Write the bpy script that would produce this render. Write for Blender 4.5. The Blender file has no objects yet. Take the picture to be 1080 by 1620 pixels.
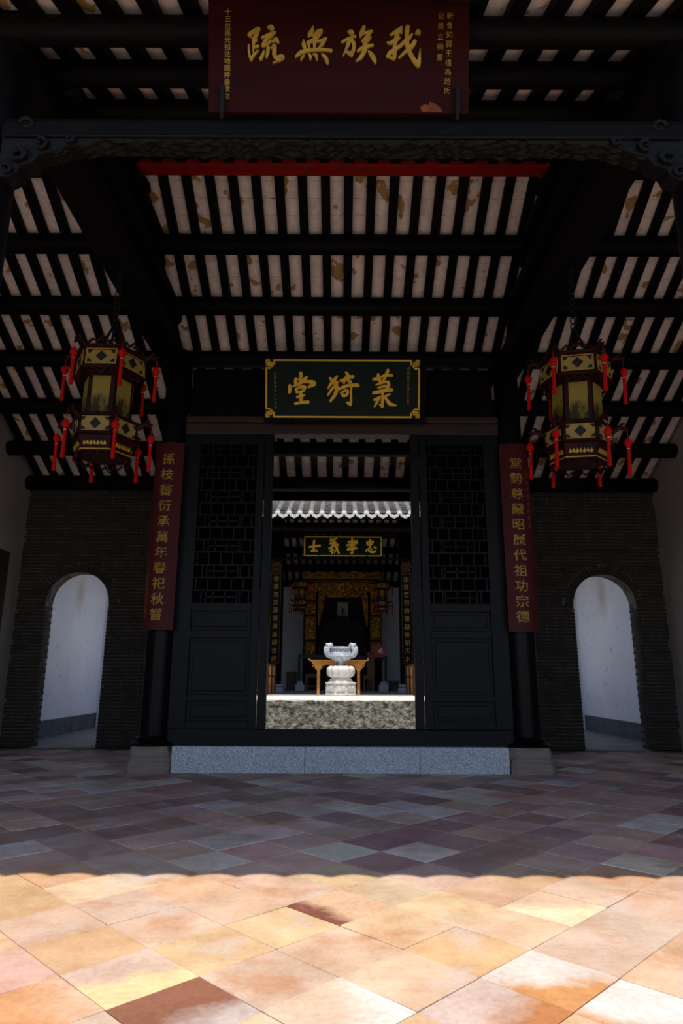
import bpy, bmesh, math, random
from mathutils import Vector, Matrix
S = bpy.context.scene
COL = S.collection
R = math.radians
rnd = random.Random(7)

# ------------------------------------------------------------------ camera
F, PITCH, CAM_Z = 1045.0, 14.02, 1.2          # focal length in pixels of the 1080 x 1620 frame
cam = bpy.data.cameras.new('camera')
cam.sensor_fit = 'VERTICAL'; cam.sensor_height = 36.0; cam.sensor_width = 24.0
cam.lens = F / 1620.0 * 36.0
cam.clip_start = 0.05; cam.clip_end = 300
cam_ob = bpy.data.objects.new('camera', cam); COL.objects.link(cam_ob)
cam_ob.location = (0, 0, CAM_Z)
cam_ob.rotation_euler = (Matrix.Rotation(R(90 + PITCH), 4, 'X') @ Matrix.Rotation(R(0.25), 4, 'Z')).to_euler()
S.camera = cam_ob
# ------------------------------------------------------------------ sky, sun, exposure
SUN_TAN = 4.0                                   # the sun stands high behind the camera
SUN_EL = math.atan(SUN_TAN)
w = bpy.data.worlds.new('sky'); S.world = w; w.use_nodes = True
nt = w.node_tree; nt.nodes.clear()
sk = nt.nodes.new('ShaderNodeTexSky'); sk.sky_type = 'NISHITA'; sk.sun_disc = False
sk.sun_elevation = SUN_EL; sk.sun_rotation = R(180); sk.air_density = 1.0; sk.dust_density = 0.8; sk.ozone_density = 1.2
bg = nt.nodes.new('ShaderNodeBackground'); bg.inputs['Strength'].default_value = 0.23
wo = nt.nodes.new('ShaderNodeOutputWorld')
nt.links.new(sk.outputs[0], bg.inputs[0]); nt.links.new(bg.outputs[0], wo.inputs[0])
sun = bpy.data.lights.new('sun', 'SUN'); sun.energy = 5.1; sun.angle = R(0.53); sun.color = (1.0, 0.92, 0.79)
sun_ob = bpy.data.objects.new('sun', sun); COL.objects.link(sun_ob); sun_ob.location = (0, -20, 60)
sun_ob.rotation_euler = Vector((0.012, 1.0, -SUN_TAN)).to_track_quat('-Z', 'Y').to_euler()
S.view_settings.view_transform = 'Standard'; S.view_settings.look = 'None'
S.view_settings.gamma = 1.0; S.view_settings.use_curve_mapping = False
S.view_settings.exposure = 0.0
S.cycles.max_bounces = 10; S.cycles.diffuse_bounces = 6; S.cycles.glossy_bounces = 3

TH = R(PITCH); CT, ST = math.cos(TH), math.sin(TH)
def at(px, py, Y):
    """the world point at depth Y seen at pixel (px, py)"""
    u = 810 - py
    dy, dz = CT * F - ST * u, ST * F + CT * u
    t = Y / dy
    return Vector(((px - 540) * t, Y, CAM_Z + dz * t))
def zat(py, Y): return at(540, py, Y).z
def pix(p):
    x, y, z = p[0], p[1], p[2] - CAM_Z
    d = y * CT + z * ST; u = -y * ST + z * CT
    return (540 + F * x / d, 810 - F * u / d, d)

# ------------------------------------------------------------------ materials
def new_mat(name):
    m = bpy.data.materials.new(name); m.use_nodes = True
    n = m.node_tree.nodes; l = m.node_tree.links
    return m, n, l, n['Principled BSDF']
def noise(n, l, scale, detail=4, rough=0.55, vec=None, stretch=None):
    tc = n.new('ShaderNodeTexCoord'); out = tc.outputs['Object'] if vec is None else vec
    if vec == 'world':
        g = n.new('ShaderNodeNewGeometry'); out = g.outputs['Position']
    if stretch:
        mp = n.new('ShaderNodeMapping'); mp.inputs['Scale'].default_value = stretch; l.new(out, mp.inputs[0]); out = mp.outputs[0]
    t = n.new('ShaderNodeTexNoise'); t.inputs['Scale'].default_value = scale; t.inputs['Detail'].default_value = detail
    t.inputs['Roughness'].default_value = rough; l.new(out, t.inputs['Vector'])
    return t.outputs['Fac']
def ramp(n, l, fac, a, b, lo=0.3, hi=0.7):
    r = n.new('ShaderNodeValToRGB'); e = r.color_ramp.elements
    e[0].position = lo; e[0].color = (*a, 1); e[1].position = hi; e[1].color = (*b, 1)
    l.new(fac, r.inputs[0]); return r.outputs[0]
def mix(n, l, fac, a, b, mode='MIX'):
    m = n.new('ShaderNodeMix'); m.data_type = 'RGBA'; m.blend_type = mode
    for sock, v in ((m.inputs[0], fac), (m.inputs[6], a), (m.inputs[7], b)):
        if hasattr(v, 'is_linked'): l.new(v, sock)
        elif isinstance(v, (int, float)): sock.default_value = v
        else: sock.default_value = (*v, 1)
    return m.outputs[2]
def bump(n, l, b, fac, s, d=0.01):
    bp = n.new('ShaderNodeBump'); bp.inputs['Strength'].default_value = s; bp.inputs['Distance'].default_value = d
    l.new(fac, bp.inputs['Height']); l.new(bp.outputs[0], b.inputs['Normal'])
def pm(name, a, b=None, scale=8, rough=0.6, metal=0.0, bmp=0.0, stretch=None, vec=None, lo=0.3, hi=0.7, spec=0.5, coat=0.0, bdist=0.01):
    m, n, l, p = new_mat(name)
    p.inputs['Roughness'].default_value = rough; p.inputs['Metallic'].default_value = metal
    p.inputs['Specular IOR Level'].default_value = spec; p.inputs['Coat Weight'].default_value = coat
    f = noise(n, l, scale, vec=vec, stretch=stretch)
    l.new(ramp(n, l, f, a, b or tuple(c * 0.7 for c in a), lo, hi), p.inputs['Base Color'])
    if bmp: bump(n, l, p, f, bmp, bdist)
    return m
M = {}
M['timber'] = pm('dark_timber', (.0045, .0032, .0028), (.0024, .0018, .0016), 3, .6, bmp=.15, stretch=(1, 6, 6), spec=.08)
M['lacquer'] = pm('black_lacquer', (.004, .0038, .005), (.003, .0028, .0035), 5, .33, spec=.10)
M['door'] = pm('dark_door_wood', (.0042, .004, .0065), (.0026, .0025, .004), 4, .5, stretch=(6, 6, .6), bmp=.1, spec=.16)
M['carved'] = pm('carved_dark_wood', (.0055, .0042, .0036), (.0026, .002, .0018), 26, .55, bmp=.8, bdist=.015, spec=.14)
M['lintel'] = pm('brown_lintel_wood', (.04, .026, .02), (.022, .014, .011), 3, .55, stretch=(.6, 6, 6), bmp=.1, spec=.3)
M['redwood'] = pm('red_painted_wood', (.30, .008, .005), (.17, .007, .004), 5, .6, stretch=(1, 5, 5), spec=.2)
M['plaque_red'] = pm('dark_red_lacquer', (.030, .0042, .0026), (.018, .0024, .0018), 2.5, .6, stretch=(.5, 1, 3), spec=.06)
M['plaque_chip'] = pm('bare_chipped_wood', (.20, .045, .012), (.10, .02, .007), 18, .7, spec=.2)
M['couplet_red'] = pm('maroon_lacquer', (.062, .0045, .0065), (.044, .0035, .005), 3, .55, spec=.18)
M['green'] = pm('green_lacquer', (.0022, .012, .006), (.0016, .008, .004), 3, .5, spec=.18)
M['gold'] = pm('gold_leaf', (.42, .235, .022), (.27, .145, .014), 22, .5, metal=.1, bmp=.1, spec=.35)
M['gold_pale'] = pm('bright_gold_leaf', (.95, .60, .05), (.76, .43, .03), 22, .5, metal=.0, bmp=.1, spec=.3)
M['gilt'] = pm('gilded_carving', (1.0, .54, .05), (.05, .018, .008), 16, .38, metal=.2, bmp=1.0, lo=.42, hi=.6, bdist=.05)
M['iron'] = pm('black_iron', (.010, .009, .008), (.005, .005, .005), 10, .6, spec=.12)
M['granite'] = pm('grey_granite', (.62, .64, .67), (.26, .275, .30), 95, .75, bmp=.25, lo=.42, hi=.56, bdist=.004)
M['redstone'] = pm('worn_red_sandstone', (.26, .20, .165), (.17, .13, .11), 6, .85, bmp=.6, stretch=(.6, .6, 4), bdist=.012)
M['plaster'] = pm('shade_grey_lime_plaster', (.33, .275, .265), (.26, .22, .21), .7, .9, vec='world')  # white wall greyed in colour to carry the hall's dim light
M['mortar'] = pm('lime_mortar', (.15, .13, .11), (.026, .022, .019), 5, .95, bmp=.3, vec='world', lo=.42, hi=.64)
M['mossy'] = pm('lichen_covered_stone', (.52, .50, .44), (.07, .072, .055), 12, .9, bmp=1.0, vec='world', lo=.34, hi=.68, bdist=.03)
M['slab'] = pm('pale_courtyard_stone', (.78, .74, .68), (.6, .56, .5), 2, .85, vec='world')
M['forecourt'] = pm('pale_forecourt_granite', (.44, .40, .36), (.36, .33, .30), .8, .9, vec='world')
M['hallfloor'] = pm('grey_hall_floor', (.34, .31, .30), (.24, .22, .215), 2, .6, vec='world')
M['passfloor'] = pm('worn_passage_floor', (.24, .21, .195), (.15, .13, .12), 2.5, .7, vec='world')
M['skirt'] = pm('grey_skirting_render', (.11, .12, .135), (.06, .065, .07), 5, .85)
M['whitestone'] = pm('white_carved_stone', (.82, .80, .76), (.55, .53, .5), 14, .7, bmp=.8, lo=.3, hi=.65, bdist=.015)
M['shaded_stone'] = pm('blue_shaded_carved_stone', (.60, .66, .74), (.20, .23, .27), 16, .6, bmp=.9, lo=.35, hi=.7, bdist=.015)  # same white stone, with the blue of skylit shade put into its colour
M['orangewood'] = pm('honey_coloured_wood', (.78, .34, .06), (.62, .23, .035), 3, .5, stretch=(1, 1, 5))
M['brownwood'] = pm('reddish_brown_wood', (.20, .065, .018), (.11, .034, .011), 4, .45, stretch=(1, 1, 5))
M['darkwood'] = pm('dark_red_brown_wood', (.035, .015, .011), (.02, .009, .007), 4, .5)
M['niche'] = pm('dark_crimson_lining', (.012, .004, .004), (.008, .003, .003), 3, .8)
M['tassel'] = pm('red_silk_thread', (.42, .004, .003), (.26, .003, .002), 60, .8, stretch=(1, 1, .1), bmp=.4, spec=.1)
M['rosewood'] = pm('dark_red_rosewood', (.026, .004, .0028), (.010, .002, .0016), 14, .5, bmp=.2, spec=.1)
M['bead'] = pm('pale_bead', (.85, .7, .6), None, 5, .3)
M['panelgold'] = pm('gold_lantern_paper', (.27, .175, .045), (.21, .13, .03), 5, .6, spec=.2)
M['diamond'] = pm('dark_green_fret', (.012, .012, .009), (.006, .006, .005), 60, .6, spec=.2)
M['roofgrey'] = pm('weathered_grey_roof_tile', (.20, .17, .14), (.045, .045, .045), 16, .8, bmp=.4)
M['barrel'] = pm('dark_barrel_tile', (.13, .13, .135), (.05, .05, .052), 14, .8, bmp=.4)
M['tilecap'] = pm('white_glazed_tile_end', (.92, .91, .88), (.8, .78, .74), 16, .5)
M['tiledrip'] = pm('cream_drip_tile', (.62, .58, .48), (.25, .23, .18), 34, .6, lo=.4, hi=.6, bmp=.5)
M['signred'] = pm('red_sign_board', (.40, .008, .012), None, 3, .5)
M['signwhite'] = pm('white_sign_print', (.8, .8, .8), None, 3, .5)
M['dimgold'] = pm('tarnished_gold', (.22, .09, .022), (.14, .055, .014), 22, .6, spec=.2)
M['shade_black'] = pm('shade_black_timber', (.002, .0017, .0016), (.0012, .001, .001), 3, .9, spec=.02)  # timber blackened in colour to stand for unlit depth
M['gold_dark'] = pm('dulled_gold', (.20, .115, .016), (.12, .065, .010), 22, .55, spec=.25)
M['redcap'] = pm('dull_red_gilt', (.16, .05, .018), (.04, .01, .006), 20, .5, metal=.1, spec=.3)

# painted lantern panel: gold paper with an ink landscape thickening towards its foot
m, n, l, p = new_mat('painted_lantern_paper'); M['painted'] = m
f = noise(n, l, 9, 5, .6, stretch=(1, 1, .6)); tc = n.new('ShaderNodeTexCoord'); sx = n.new('ShaderNodeSeparateXYZ'); l.new(tc.outputs['Generated'], sx.inputs[0])
ad = n.new('ShaderNodeMath'); ad.operation = 'MULTIPLY_ADD'; l.new(sx.outputs[2], ad.inputs[0]); ad.inputs[1].default_value = -.35; l.new(f, ad.inputs[2])
l.new(ramp(n, l, ad.outputs[0], (.20, .135, .025), (.03, .022, .008), .30, .5), p.inputs['Base Color']); p.inputs['Roughness'].default_value = .6; p.inputs['Specular IOR Level'].default_value = .1

# whitewashed passage wall with brown water stains of their own shape
m, n, l, p = new_mat('stained_whitewash'); M['white'] = m
f = noise(n, l, .9, 5, .6, 'world'); base = ramp(n, l, f, (.78, .80, .85), (.66, .68, .73))
f2 = noise(n, l, 7, 4, .6, 'world'); c2 = mix(n, l, ramp(n, l, f2, (0, 0, 0), (1, 1, 1), .635, .72), base, (.36, .35, .34))
g = n.new('ShaderNodeNewGeometry'); vm = n.new('ShaderNodeVectorMath'); vm.operation = 'SUBTRACT'; l.new(g.outputs['Position'], vm.inputs[0]); vm.inputs[1].default_value = (0, 14.9, 3.0)
vs = n.new('ShaderNodeVectorMath'); vs.operation = 'MULTIPLY'; l.new(vm.outputs[0], vs.inputs[0]); vs.inputs[1].default_value = (0, 2.0, 1.3)
ln = n.new('ShaderNodeVectorMath'); ln.operation = 'LENGTH'; l.new(vs.outputs[0], ln.inputs[0])
aa = n.new('ShaderNodeMath'); aa.operation = 'MULTIPLY_ADD'; l.new(f2, aa.inputs[0]); aa.inputs[1].default_value = .5; l.new(ln.outputs['Value'], aa.inputs[2])
l.new(mix(n, l, ramp(n, l, aa.outputs[0], (.55, .55, .55), (0, 0, 0), .3, .95), c2, (.42, .28, .17)), p.inputs['Base Color']); p.inputs['Roughness'].default_value = .9

# pieces whose colour differs from one to the next (bricks, roof tiles): per object and per island
def piece_mat(name, a, b, c, scale, rough, bm, stain=None, st=(.62, .70), mot=.7):
    m, n, l, p = new_mat(name)
    oi = n.new('ShaderNodeObjectInfo'); g = n.new('ShaderNodeNewGeometry')
    ad = n.new('ShaderNodeMath'); ad.operation = 'ADD'; l.new(oi.outputs['Random'], ad.inputs[0]); l.new(g.outputs['Random Per Island'], ad.inputs[1])
    fr = n.new('ShaderNodeMath'); fr.operation = 'FRACT'; l.new(ad.outputs[0], fr.inputs[0])
    r = n.new('ShaderNodeValToRGB'); e = r.color_ramp.elements
    e[0].color = (*a, 1); e[1].color = (*c, 1); e[0].position = 0; e[1].position = 1
    k = e.new(.5); k.color = (*b, 1); l.new(fr.outputs[0], r.inputs[0])
    f = noise(n, l, scale, 4, .6, 'world')
    col = mix(n, l, 1.0, r.outputs[0], ramp(n, l, f, (mot, mot, mot), (1.1, 1.1, 1.1)), 'MULTIPLY')
    if stain:
        f2 = noise(n, l, 3.4, 3, .5, 'world'); col = mix(n, l, ramp(n, l, f2, (0, 0, 0), (1, 1, 1), *st), col, stain)
    l.new(col, p.inputs['Base Color']); p.inputs['Roughness'].default_value = rough
    bump(n, l, p, f, bm, .006)
    return m
M['rooftile'] = piece_mat('buff_clay_pan_tile', (.70, .56, .50), (.78, .64, .57), (.66, .53, .475), 11, .85, .2, (.34, .19, .06), (.615, .64), .85)
M['brick'] = piece_mat('dark_grey_brown_brick', (.034, .025, .019), (.022, .019, .015), (.046, .027, .019), 22, .9, .6, (.085, .035, .02), (.66, .8), .55)
# floor tiles take their body colour from the object (parts) or a colour attribute (the far ones)
def floor_mat(name, attr):
    m, n, l, p = new_mat(name)
    if attr:
        a = n.new('ShaderNodeVertexColor'); a.layer_name = 'Col'; c = a.outputs[0]
    else:
        a = n.new('ShaderNodeObjectInfo'); c = a.outputs['Color']
    f = noise(n, l, 2.6, 5, .6, 'world'); f2 = noise(n, l, 1.7, 6, .65, 'world', (1, 1.3, 1)); f3 = noise(n, l, 38, 3, .6, 'world')
    c = mix(n, l, 1.0, c, ramp(n, l, f, (.74, .68, .62), (1.10, 1.13, 1.16), .30, .70), 'MULTIPLY')
    c = mix(n, l, ramp(n, l, f2, (0, 0, 0), (.62, .62, .62), .53, .68), c, (.42, .17, .06))
    f4 = noise(n, l, 2.1, 5, .6, 'world', (1.3, 1, 1)); c = mix(n, l, ramp(n, l, f4, (.6, .6, .6), (0, 0, 0), .32, .44), c, (.52, .43, .39))
    c = mix(n, l, 1.0, c, ramp(n, l, f3, (.90, .90, .90), (1.03, 1.03, 1.03), .3, .55), 'MULTIPLY')
    l.new(c, p.inputs['Base Color']); p.inputs['Roughness'].default_value = .55; p.inputs['Specular IOR Level'].default_value = .25
    bump(n, l, p, f3, .25, .003)
    return m
M['tile_obj'] = floor_mat('worn_clay_floor_tile', False); M['tile_att'] = floor_mat('worn_clay_floor_tile_far', True)
M['joint'] = pm('pale_floor_joint', (.26, .17, .12), (.13, .09, .065), 12, .95)
# a portrait print: a dark seated figure on pale paper
m, n, l, p = new_mat('portrait_print'); M['portrait'] = m
tc = n.new('ShaderNodeTexCoord'); mp = n.new('ShaderNodeMapping'); l.new(tc.outputs['Generated'], mp.inputs[0])
mp.inputs['Location'].default_value = (-.5 * 3.2, 0, -.42 * 2.6); mp.inputs['Scale'].default_value = (3.2, 0, 2.6)
ln = n.new('ShaderNodeVectorMath'); ln.operation = 'LENGTH'; l.new(mp.outputs[0], ln.inputs[0])
f = noise(n, l, 14, 3); aa = n.new('ShaderNodeMath'); aa.operation = 'MULTIPLY_ADD'; l.new(f, aa.inputs[0]); aa.inputs[1].default_value = .9; l.new(ln.outputs['Value'], aa.inputs[2])
l.new(ramp(n, l, aa.outputs[0], (.05, .04, .03), (.34, .31, .28), .95, 1.6), p.inputs['Base Color'])

# ------------------------------------------------------------------ mesh helpers
class MB:
    def __init__(s): s.v = []; s.f = []; s.c = []
    def add(s, vs, fs, col=None):
        o = len(s.v); s.v += [tuple(v) for v in vs]; s.f += [tuple(i + o for i in f) for f in fs]
        if col is not None: s.c += [col] * len(vs)
        return s
    def box(s, x0, x1, y0, y1, z0, z1, mx=None):
        vs = [Vector((x, y, z)) for x in (x0, x1) for y in (y0, y1) for z in (z0, z1)]
        if mx is not None: vs = [mx @ v for v in vs]
        return s.add(vs, [(0, 1, 3, 2), (4, 6, 7, 5), (0, 4, 5, 1), (2, 3, 7, 6), (0, 2, 6, 4), (1, 5, 7, 3)])
    def tube(s, pts, r, n=8, cap=True, ph=0.0):
        pts = [Vector(p) for p in pts]; rs = r if isinstance(r, (list, tuple)) else [r] * len(pts)
        vs = []; fs = []; k = len(pts); up = None
        for i, p in enumerate(pts):
            t = (pts[min(i + 1, k - 1)] - pts[max(i - 1, 0)]).normalized()
            if up is None: up = Vector((0, 0, 1)) if abs(t.z) < .9 else Vector((1, 0, 0))
            a = t.cross(up).normalized(); b = a.cross(t); up = b
            for j in range(n):
                an = 2 * math.pi * j / n + ph; vs.append(p + (a * math.cos(an) + b * math.sin(an)) * rs[i])
        for i in range(k - 1):
            for j in range(n):
                q = (j + 1) % n; fs.append((i * n + j, i * n + q, (i + 1) * n + q, (i + 1) * n + j))
        if cap: fs += [tuple(range(n - 1, -1, -1)), tuple((k - 1) * n + j for j in range(n))]
        return s.add(vs, fs)
    def lathe(s, prof, c=(0, 0, 0), n=24, ph=0.0):
        vs = []; fs = []; k = len(prof)
        for r, z in prof:
            for j in range(n):
                a = 2 * math.pi * j / n + ph; vs.append((c[0] + r * math.cos(a), c[1] + r * math.sin(a), c[2] + z))
        for i in range(k - 1):
            for j in range(n):
                q = (j + 1) % n; fs.append((i * n + j, i * n + q, (i + 1) * n + q, (i + 1) * n + j))
        fs += [tuple(range(n - 1, -1, -1)), tuple((k - 1) * n + j for j in range(n))]
        return s.add(vs, fs)
    def prism(s, poly, fn, a, b):
        """poly: list of 2-D points, fn(u, v, t) -> 3-D, extruded between t = a and t = b"""
        n = len(poly); vs = [fn(u, v, a) for u, v in poly] + [fn(u, v, b) for u, v in poly]
        fs = [tuple(range(n - 1, -1, -1)), tuple(range(n, 2 * n))] + [(i, (i + 1) % n, n + (i + 1) % n, n + i) for i in range(n)]
        return s.add(vs, fs)
    def mesh(s, name, org=(0, 0, 0), smooth=False):
        m = bpy.data.meshes.new(name); o = Vector(org)
        m.from_pydata([Vector(v) - o for v in s.v], [], s.f); m.update()
        bm = bmesh.new(); bm.from_mesh(m); bmesh.ops.recalc_face_normals(bm, faces=bm.faces); bm.to_mesh(m); bm.free()
        if s.c:
            at_ = m.color_attributes.new('Col', 'FLOAT_COLOR', 'POINT')
            for i, c in enumerate(s.c): at_.data[i].color = (*c, 1)
        if smooth:
            for p in m.polygons: p.use_smooth = True
            m.set_sharp_from_angle(angle=R(38))
        return m
    def build(s, name, mat, parent=None, smooth=False, org=None, bevel=0.0, local=False):
        if org is None: org = (0, 0, 0) if local or parent is None else wloc(parent)
        o = bpy.data.objects.new(name, s.mesh(name, org, smooth)); COL.objects.link(o)
        if parent is not None: o.parent = parent
        else: o.location = org
        o.data.materials.append(mat)
        if bevel:
            b = o.modifiers.new('bevel', 'BEVEL'); b.width = bevel; b.segments = 2; b.limit_method = 'ANGLE'
        return o
def wloc(o):
    v = Vector((0, 0, 0))
    while o is not None: v = v + o.location; o = o.parent
    return v
def tag(o, label=None, cat=None, group=None, kind=None):
    for k, v in (('label', label), ('category', cat), ('group', group), ('kind', kind)):
        if v: o[k] = v
    return o
def thing(name, label, cat, loc=(0, 0, 0), rz=0.0, group=None, kind=None):
    o = bpy.data.objects.new(name, None); COL.objects.link(o); o.location = loc; o.rotation_euler = (0, 0, rz); o.empty_display_size = .1
    return tag(o, label, cat, group, kind)
def share(name, mesh, parent, loc, rot=(0, 0, 0), color=None):
    o = bpy.data.objects.new(name, mesh); COL.objects.link(o); o.parent = parent
    o.location = Vector(loc) - wloc(parent); o.rotation_euler = rot
    if color: o.color = (*color, 1)
    return o
def copy_tree(o, parent=None):
    c = o.copy(); COL.objects.link(c); c.parent = parent
    for ch in list(o.children): copy_tree(ch, c)
    return c
def B(x0, x1, y0, y1, z0, z1): return MB().box(x0, x1, y0, y1, z0, z1)

# --- brush lettering: each stroke is a ribbon of changing width with round ends, lifted off its board
def brush(strokes, fn, thick, name, mat, parent, local=False, fat=1.0):
    """strokes: lists of (x, y, half width); fn(x, y, h) -> point in space"""
    mb = MB()
    for si, st in enumerate(strokes):
        pts = []
        if len(st) == 1: st = [st[0], (st[0][0] + 1, st[0][1] + 1, st[0][2])]
        P_ = [st[0]] + list(st) + [st[-1]]
        for i in range(1, len(P_) - 2):
            for k in range(5):
                t = k / 5; a, b, c, d = P_[i - 1], P_[i], P_[i + 1], P_[i + 2]
                pts.append(tuple(.5 * (2 * b[q] + (c[q] - a[q]) * t + (2 * a[q] - 5 * b[q] + 4 * c[q] - d[q]) * t * t + (3 * b[q] - a[q] - 3 * c[q] + d[q]) * t ** 3) for q in range(3)))
        pts.append(st[-1])
        L, Rr = [], []
        for i, (x, y, hw) in enumerate(pts):
            ax, ay, _ = pts[max(i - 1, 0)]; bx, by, _ = pts[min(i + 1, len(pts) - 1)]
            dx, dy = bx - ax, by - ay; q = math.hypot(dx, dy) or 1; dx /= q; dy /= q; hw = max(hw, 3) * fat
            if i == 0 or i == len(pts) - 1:
                sg = -1 if i == 0 else 1; caps = []
                for k in range(5):
                    an = math.pi * k / 4 - math.pi / 2
                    caps.append((x + sg * dx * math.cos(an) * hw * .8 - dy * math.sin(an) * hw, y + sg * dy * math.cos(an) * hw * .8 + dx * math.sin(an) * hw))
                if i == 0: head = caps
                else: tail = caps
            L.append((x - dy * hw, y + dx * hw)); Rr.append((x + dy * hw, y - dx * hw))
        e = si * thick * .03
        n = len(L); top = [fn(x, y, thick + e) for x, y in L] + [fn(x, y, thick + e) for x, y in Rr]; bot = [fn(x, y, 0) for x, y in L] + [fn(x, y, 0) for x, y in Rr]
        fs = []
        for i in range(n - 1):
            fs += [(i, i + 1, n + i + 1, n + i), (i, 2 * n + i, 2 * n + i + 1, i + 1), (n + i, n + i + 1, 3 * n + i + 1, 3 * n + i)]
        mb.add(top + bot, fs)
        for cp in (head, tail):
            m5 = len(cp); mb.add([fn(x, y, thick + e) for x, y in cp] + [fn(x, y, 0) for x, y in cp], [tuple(range(m5))] + [(i, i + 1, m5 + i + 1, m5 + i) for i in range(m5 - 1)])
    return mb.build(name, mat, parent, local=local)
_gl = {}
def glyph(ch, off=0.0):
    if (ch, off) not in _gl:
        c = bpy.data.curves.new('glyph', 'FONT'); c.body = ch; c.size = 1; c.offset = off; c.resolution_u = 2
        o = bpy.data.objects.new('glyph', c); COL.objects.link(o); bpy.context.view_layer.update()
        me = bpy.data.meshes.new_from_object(o.evaluated_get(bpy.context.evaluated_depsgraph_get()))
        vs = [v.co.copy() for v in me.vertices]; fs = [tuple(p.vertices) for p in me.polygons]
        xs = [v.x for v in vs]; ys = [v.y for v in vs]; cx, cy = (min(xs) + max(xs)) / 2, (min(ys) + max(ys)) / 2
        _gl[(ch, off)] = ([(v.x - cx, v.y - cy) for v in vs], fs)
        bpy.data.objects.remove(o); bpy.data.curves.remove(c); bpy.data.meshes.remove(me)
    return _gl[(ch, off)]
def write_char(mb, ch, fn, cx, cy, sx, sy, off=0.0, h=.003):
    vs, fs = glyph(ch, off); mb.add([fn(cx + x * sx, cy + y * sy, h) for x, y in vs], fs)
# ================================================================== the setting
HW = 5.87                                        # half width of the hall
# ---- floor: square clay tiles laid diagonally
T = .4087; D = T * math.sqrt(2)
floor = B(-HW, HW, 2.0, 13.2, -.25, -.012).build('floor', M['joint']); tag(floor, kind='structure')
PAL = [(.60, .385, .235), (.61, .42, .31), (.60, .355, .19), (.66, .46, .31), (.58, .405, .325), (.55, .34, .20), (.60, .44, .36)]
PAL_SHADE = [(.68, .42, .33), (.70, .48, .39), (.64, .40, .33), (.58, .37, .31), (.36, .20, .165), (.74, .61, .54), (.50, .29, .25), (.42, .25, .22), (.78, .62, .52), (.42, .25, .21), (.58, .37, .32), (.66, .43, .35), (.62, .40, .33)]  # redder, lighter tones behind the sun line, offsetting the blue shade
NEAR = {(300, 1600): (.30, .17, .12), (85, 1590): (.50, .25, .13), (55, 1532): (.47, .30, .21), (245, 1548): (.66, .50, .30), (150, 1502): (.56, .34, .18),
        (742, 1502): (.62, .38, .18), (855, 1432): (.72, .60, .42), (885, 1500): (.56, .42, .35), (838, 1548): (.60, .52, .47), (728, 1598): (.42, .27, .20),
        (985, 1595): (.54, .46, .42), (430, 1545): (.54, .40, .32), (541, 1500): (.62, .44, .33), (638, 1548): (.62, .45, .32), (140, 1422): (.68, .53, .36),
        (340, 1470): (.62, .40, .22), (540, 1595): (.64, .52, .44), (345, 1505): (.58, .40, .21), (640, 1466): (.62, .43, .26), (445, 1466): (.63, .45, .25),
        (60, 1440): (.56, .37, .20), (110, 1465): (.58, .40, .31), (20, 1500): (.66, .52, .34), (740, 1436): (.66, .50, .30), (285, 1425): (.64, .40, .26)}
# tiles of two colours: body, patch, direction in which the patch lies, start and end of the change
STAINED = {(525, 1436): ((.60, .385, .25), (.21, .075, .05), (-.75, -.75), .06, .17, 'buff tile with a dark red patch'),
           (300, 1600): ((.25, .105, .065), (.50, .42, .39), (.6, -.7), .0, .14, 'brown tile fading to grey'),
           (245, 1548): ((.58, .42, .34), (.70, .53, .29), (.45, -.85), -.03, .06, 'pink tile with a cream lower half'),
           (55, 1532): ((.50, .28, .19), (.66, .62, .62), (.5, -.8), .12, .2, 'red brown tile with a pale edge'),
           (85, 1590): ((.54, .27, .13), (.62, .42, .30), (.7, .5), .0, .2, None),
           (838, 1548): ((.62, .54, .49), (.54, .26, .10), (.1, -1.0), .0, .10, 'pale grey tile with a rust orange edge'),
           (728, 1598): ((.56, .43, .38), (.46, .19, .075), (.8, -.6), -.02, .12, 'grey pink tile with a rust orange corner'),
           (985, 1595): ((.64, .57, .53), (.54, .26, .11), (-.5, -.85), .06, .18, 'pale grey tile with a rust orange corner'),
           (855, 1432): ((.60, .42, .30), (.78, .62, .42), (.1, -1.0), -.08, .08, None),
           (540, 1595): ((.58, .42, .31), (.70, .62, .57), (.7, .1), -.02, .15, None)}
tiles = []
for j in range(-3, 40):
    for i in range(-26, 27):
        for o_ in (0, 1):
            x = (i + .5) * D if o_ == 0 else i * D
            y = 3.113 + j * D if o_ == 0 else 3.113 + (j + .5) * D
            if abs(x) > HW - .26 or y < 2.3 or y > 11.72: continue
            px, py, d = pix((x, y, 0)); r2 = random.Random(i * 997 + j * 31 + o_)
            col = r2.choice(PAL if y < 4.7 else PAL_SHADE); col = tuple(c * r2.uniform(.88, 1.06) for c in col); st = False
            for (qx, qy), c in NEAR.items():
                if abs(px - qx) < 60 and abs(py - qy) < 20: col = c
            for (qx, qy), q in STAINED.items():
                if abs(px - qx) < 60 and abs(py - qy) < 20: st = q; col = q[0]
            if y < 4.7 and not st: col = tuple(c * .68 + q * .32 for c, q in zip(col, (.585, .40, .275)))
            inside = -90 < px < 1170 and py < 1680
            tiles.append((d if inside else d + 100, x, y, col, st))
tiles.sort()
hT = T / 2 - .0019
def floor_tile_mb(mb, x, y, dz, tx, ty, col=None):
    vs = []
    for z, h in ((0, hT - .004), (-.004, hT), (-.02, hT)):
        for a, b in ((-1, -1), (1, -1), (1, 1), (-1, 1)):
            u, v = a * h, b * h; c = math.sqrt(.5)
            vs.append((x + (u - v) * c, y + (u + v) * c, z + dz + u * tx + v * ty))
    return mb.add(vs, [(0, 1, 2, 3)] + [(k * 4 + q, k * 4 + 4 + q, k * 4 + 4 + (q + 1) % 4, k * 4 + (q + 1) % 4) for k in (0, 1) for q in range(4)], col)
tile_meshes = []
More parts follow.
